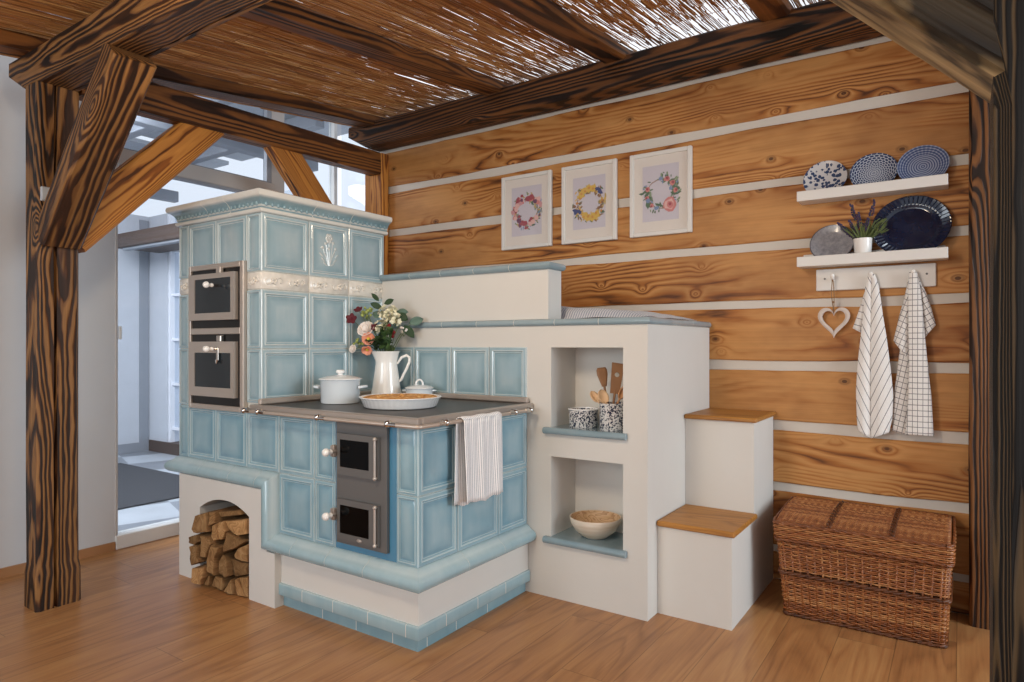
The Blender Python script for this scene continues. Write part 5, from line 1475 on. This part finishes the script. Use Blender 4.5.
def rope(z, r, name, mat, grow=.004):
    mb = MB()
    for s_ in (0, pi):
        pts = densify(perim(z, grow), .012); n = len(pts); line = []
        for i in range(n+1):
            p = pts[i % n]; line.append((p[0], p[1]-r*.6*cos(i*1.0+s_), z+r*.6*sin(i*1.0+s_)))
        mb.tube(line, r, 6, caps=False)
    mb.build(name, mat, bk, smooth=180)
rope(.009, .006, 'bottom_band', 'wicker_dark'); rope(.197, .0075, 'middle_band', 'wicker_dark', .006)
# lid
lid = MB(); x0, x1, y0, y1 = per(.43); x0 -= .006; x1 += .006; y0 -= .008; y1 += .002
lid.loft([[(x0+.012, y0+.012, .352), (x1-.012, y0+.012, .352), (x1-.012, y1-.012, .352), (x0+.012, y1-.012, .352)], [(x0+.012, y0+.012, .424), (x1-.012, y0+.012, .424), (x1-.012, y1-.012, .453), (x0+.012, y1-.012, .453)]])
ld = lid.build('lid', 'basket_liner', bk)
O = Vector(bk['_o'])
m = MB(); weave(m, [.352+.0085*k for k in range(9)], .008, .031, .0042, .004); 
for (side, cnt) in ((x0+.004, 0), (x1-.004, 0)):
    for k in range(4):
        zz_ = .432+.0085*k; ys = y0+(y1-y0)*(.08+(zz_-.424)/.032*.92)
        if ys < y1-.03: m.tube([(side+.002*sin(i*1.7+k), ys+(y1-.006-ys)*i/12, zz_-.004) for i in range(13)], .0042, 5)
m.build('side_weave', 'wicker', ld, origin=O, smooth=180)
m = MB()
ny = 46; xs = [x0+.012+(x1-x0-.024)*i/46 for i in range(47)]
for j in range(ny):
    y = y0+.010+(y1-y0-.02)*j/(ny-1); m.cs = R(0, 1)
    dome = .010*sin(pi*j/(ny-1))+.030*j/(ny-1)
    m.tube([(x, y+R(-.0008, .0008), .428+dome+.0038*sin(pi*i/1.0+pi*.5+(j % 2)*pi)) for i, x in enumerate(xs)], .0040, 5, caps=True)
m.cs = .3
for i in range(0, 47):
    m.tube([(xs[i], y0+.01+(y1-y0-.02)*k/8, .4265+.010*sin(pi*k/8)+.030*k/8) for k in range(9)], .0042, 5)
m.cs = 0; m.build('top_weave', 'wicker', ld, origin=O, smooth=180)
for fx in (.335, .685):
    m = MB(); x = x0+(x1-x0)*fx
    for s_ in (0, pi):
        m.tube([(x+.008*cos(k*.9+s_), y0+.006+(y1-y0-.012)*k/40, .432+.010*sin(pi*k/40)+.030*k/40+.005*sin(k*.9+s_)) for k in range(41)], .0052, 6)
    m.build('lid_binding', 'wicker_dark', ld, origin=O, smooth=180)
m = MB()
for s_ in (0, pi):
    pts = densify(perim(.43, .006), .012); n = len(pts)
    m.tube([(pts[i % n][0], pts[i % n][1]+.004*cos(i+s_), .425+.030*(pts[i % n][1]-y0)/(y1-y0)+.004*sin(i+s_)) for i in range(n+1)], .0058, 6, caps=False)
    pts = densify(perim(.35, .010), .012); n = len(pts)
    m.tube([(pts[i % n][0], pts[i % n][1]+.0035*cos(i+s_), .349+.0035*sin(i+s_)) for i in range(n+1)], .005, 6, caps=False)
m.build('lid_edge', 'wicker', ld, origin=O, smooth=180)
# ------------------------------------------------------------------ light and camera
wd = bpy.data.worlds.new('sky'); SC.world = wd; wd.use_nodes = True
nt = wd.node_tree; bg = nt.nodes['Background']
tc = nt.nodes.new('ShaderNodeTexCoord'); sp = nt.nodes.new('ShaderNodeSeparateXYZ'); nt.links.new(tc.outputs['Generated'], sp.inputs[0])
rp = nt.nodes.new('ShaderNodeValToRGB'); nt.links.new(sp.outputs[2], rp.inputs[0])
rp.color_ramp.elements[0].position = .0; rp.color_ramp.elements[0].color = (.80, .84, .92, 1)
rp.color_ramp.elements[1].position = .5; rp.color_ramp.elements[1].color = (.93, .95, 1.0, 1)
nt.links.new(rp.outputs[0], bg.inputs[0])
# overcast sky, with a boost added beyond the corner to brighten its window panes
dn = nt.nodes.new('ShaderNodeVectorMath'); dn.operation = 'DOT_PRODUCT'; nt.links.new(tc.outputs['Generated'], dn.inputs[0]); dn.inputs[1].default_value = (-.66, .70, .28)
mr = nt.nodes.new('ShaderNodeMapRange'); nt.links.new(dn.outputs['Value'], mr.inputs[0])
mr.inputs[1].default_value = .55; mr.inputs[2].default_value = 1.0; mr.inputs[3].default_value = .82; mr.inputs[4].default_value = 1.25
nt.links.new(mr.outputs[0], bg.inputs[1])
def area(name, loc, target, size, power, col, sizey=None):
    l = bpy.data.lights.new(name, 'AREA'); l.energy = power; l.color = col; l.shape = 'RECTANGLE'; l.size = size; l.size_y = sizey or size
    o = bpy.data.objects.new(name, l); COL.objects.link(o); o.location = loc
    o.rotation_euler = (Vector(target)-Vector(loc)).to_track_quat('-Z', 'Y').to_euler(); return o
area('window_light_right', (3.3, 2.45, 1.75), (-1.8, 2.4, .9), 1.8, 105, (.82, .93, 1.0), 1.8)
area('ceiling_lamp', (-1.45, .7, 2.42), (-2.1, 3.3, 1.5), .45, 25, (1.0, .81, .60))
area('room_light', (-.4, -1.2, 2.1), (-1.3, 3.4, 1.4), 1.8, 22, (1.0, .88, .74))
area('cool_fill_front', (-2.6, -2.9, 1.8), (-3.0, 2.2, .7), 2.2, 75, (.82, .92, 1.0), 1.8)  # added cool fill from behind the camera, no window is built there
area('porch_daylight', (-5.6, 1.6, 2.9), (-6.6, 3.0, 0), 1.8, 170, (.97, .98, 1.0))

cd = bpy.data.cameras.new('camera'); co = bpy.data.objects.new('camera', cd); COL.objects.link(co)
cd.sensor_width = 36; cd.lens = 658.53/1024*36; cd.shift_y = 3.3/1024; cd.clip_start = .05; cd.clip_end = 60
co.location = (0, 0, 1.25); co.rotation_euler = (pi/2, 0, .596990864)
SC.camera = co
vs = SC.view_settings; vs.view_transform = 'Standard'; vs.look = 'None'; vs.gamma = 1; vs.exposure = -.03; vs.use_curve_mapping = False
SC.cycles.use_denoising = True
SC.cycles.max_bounces = 8
for o in list(bpy.data.objects):
    if '_o' in o: del o['_o']
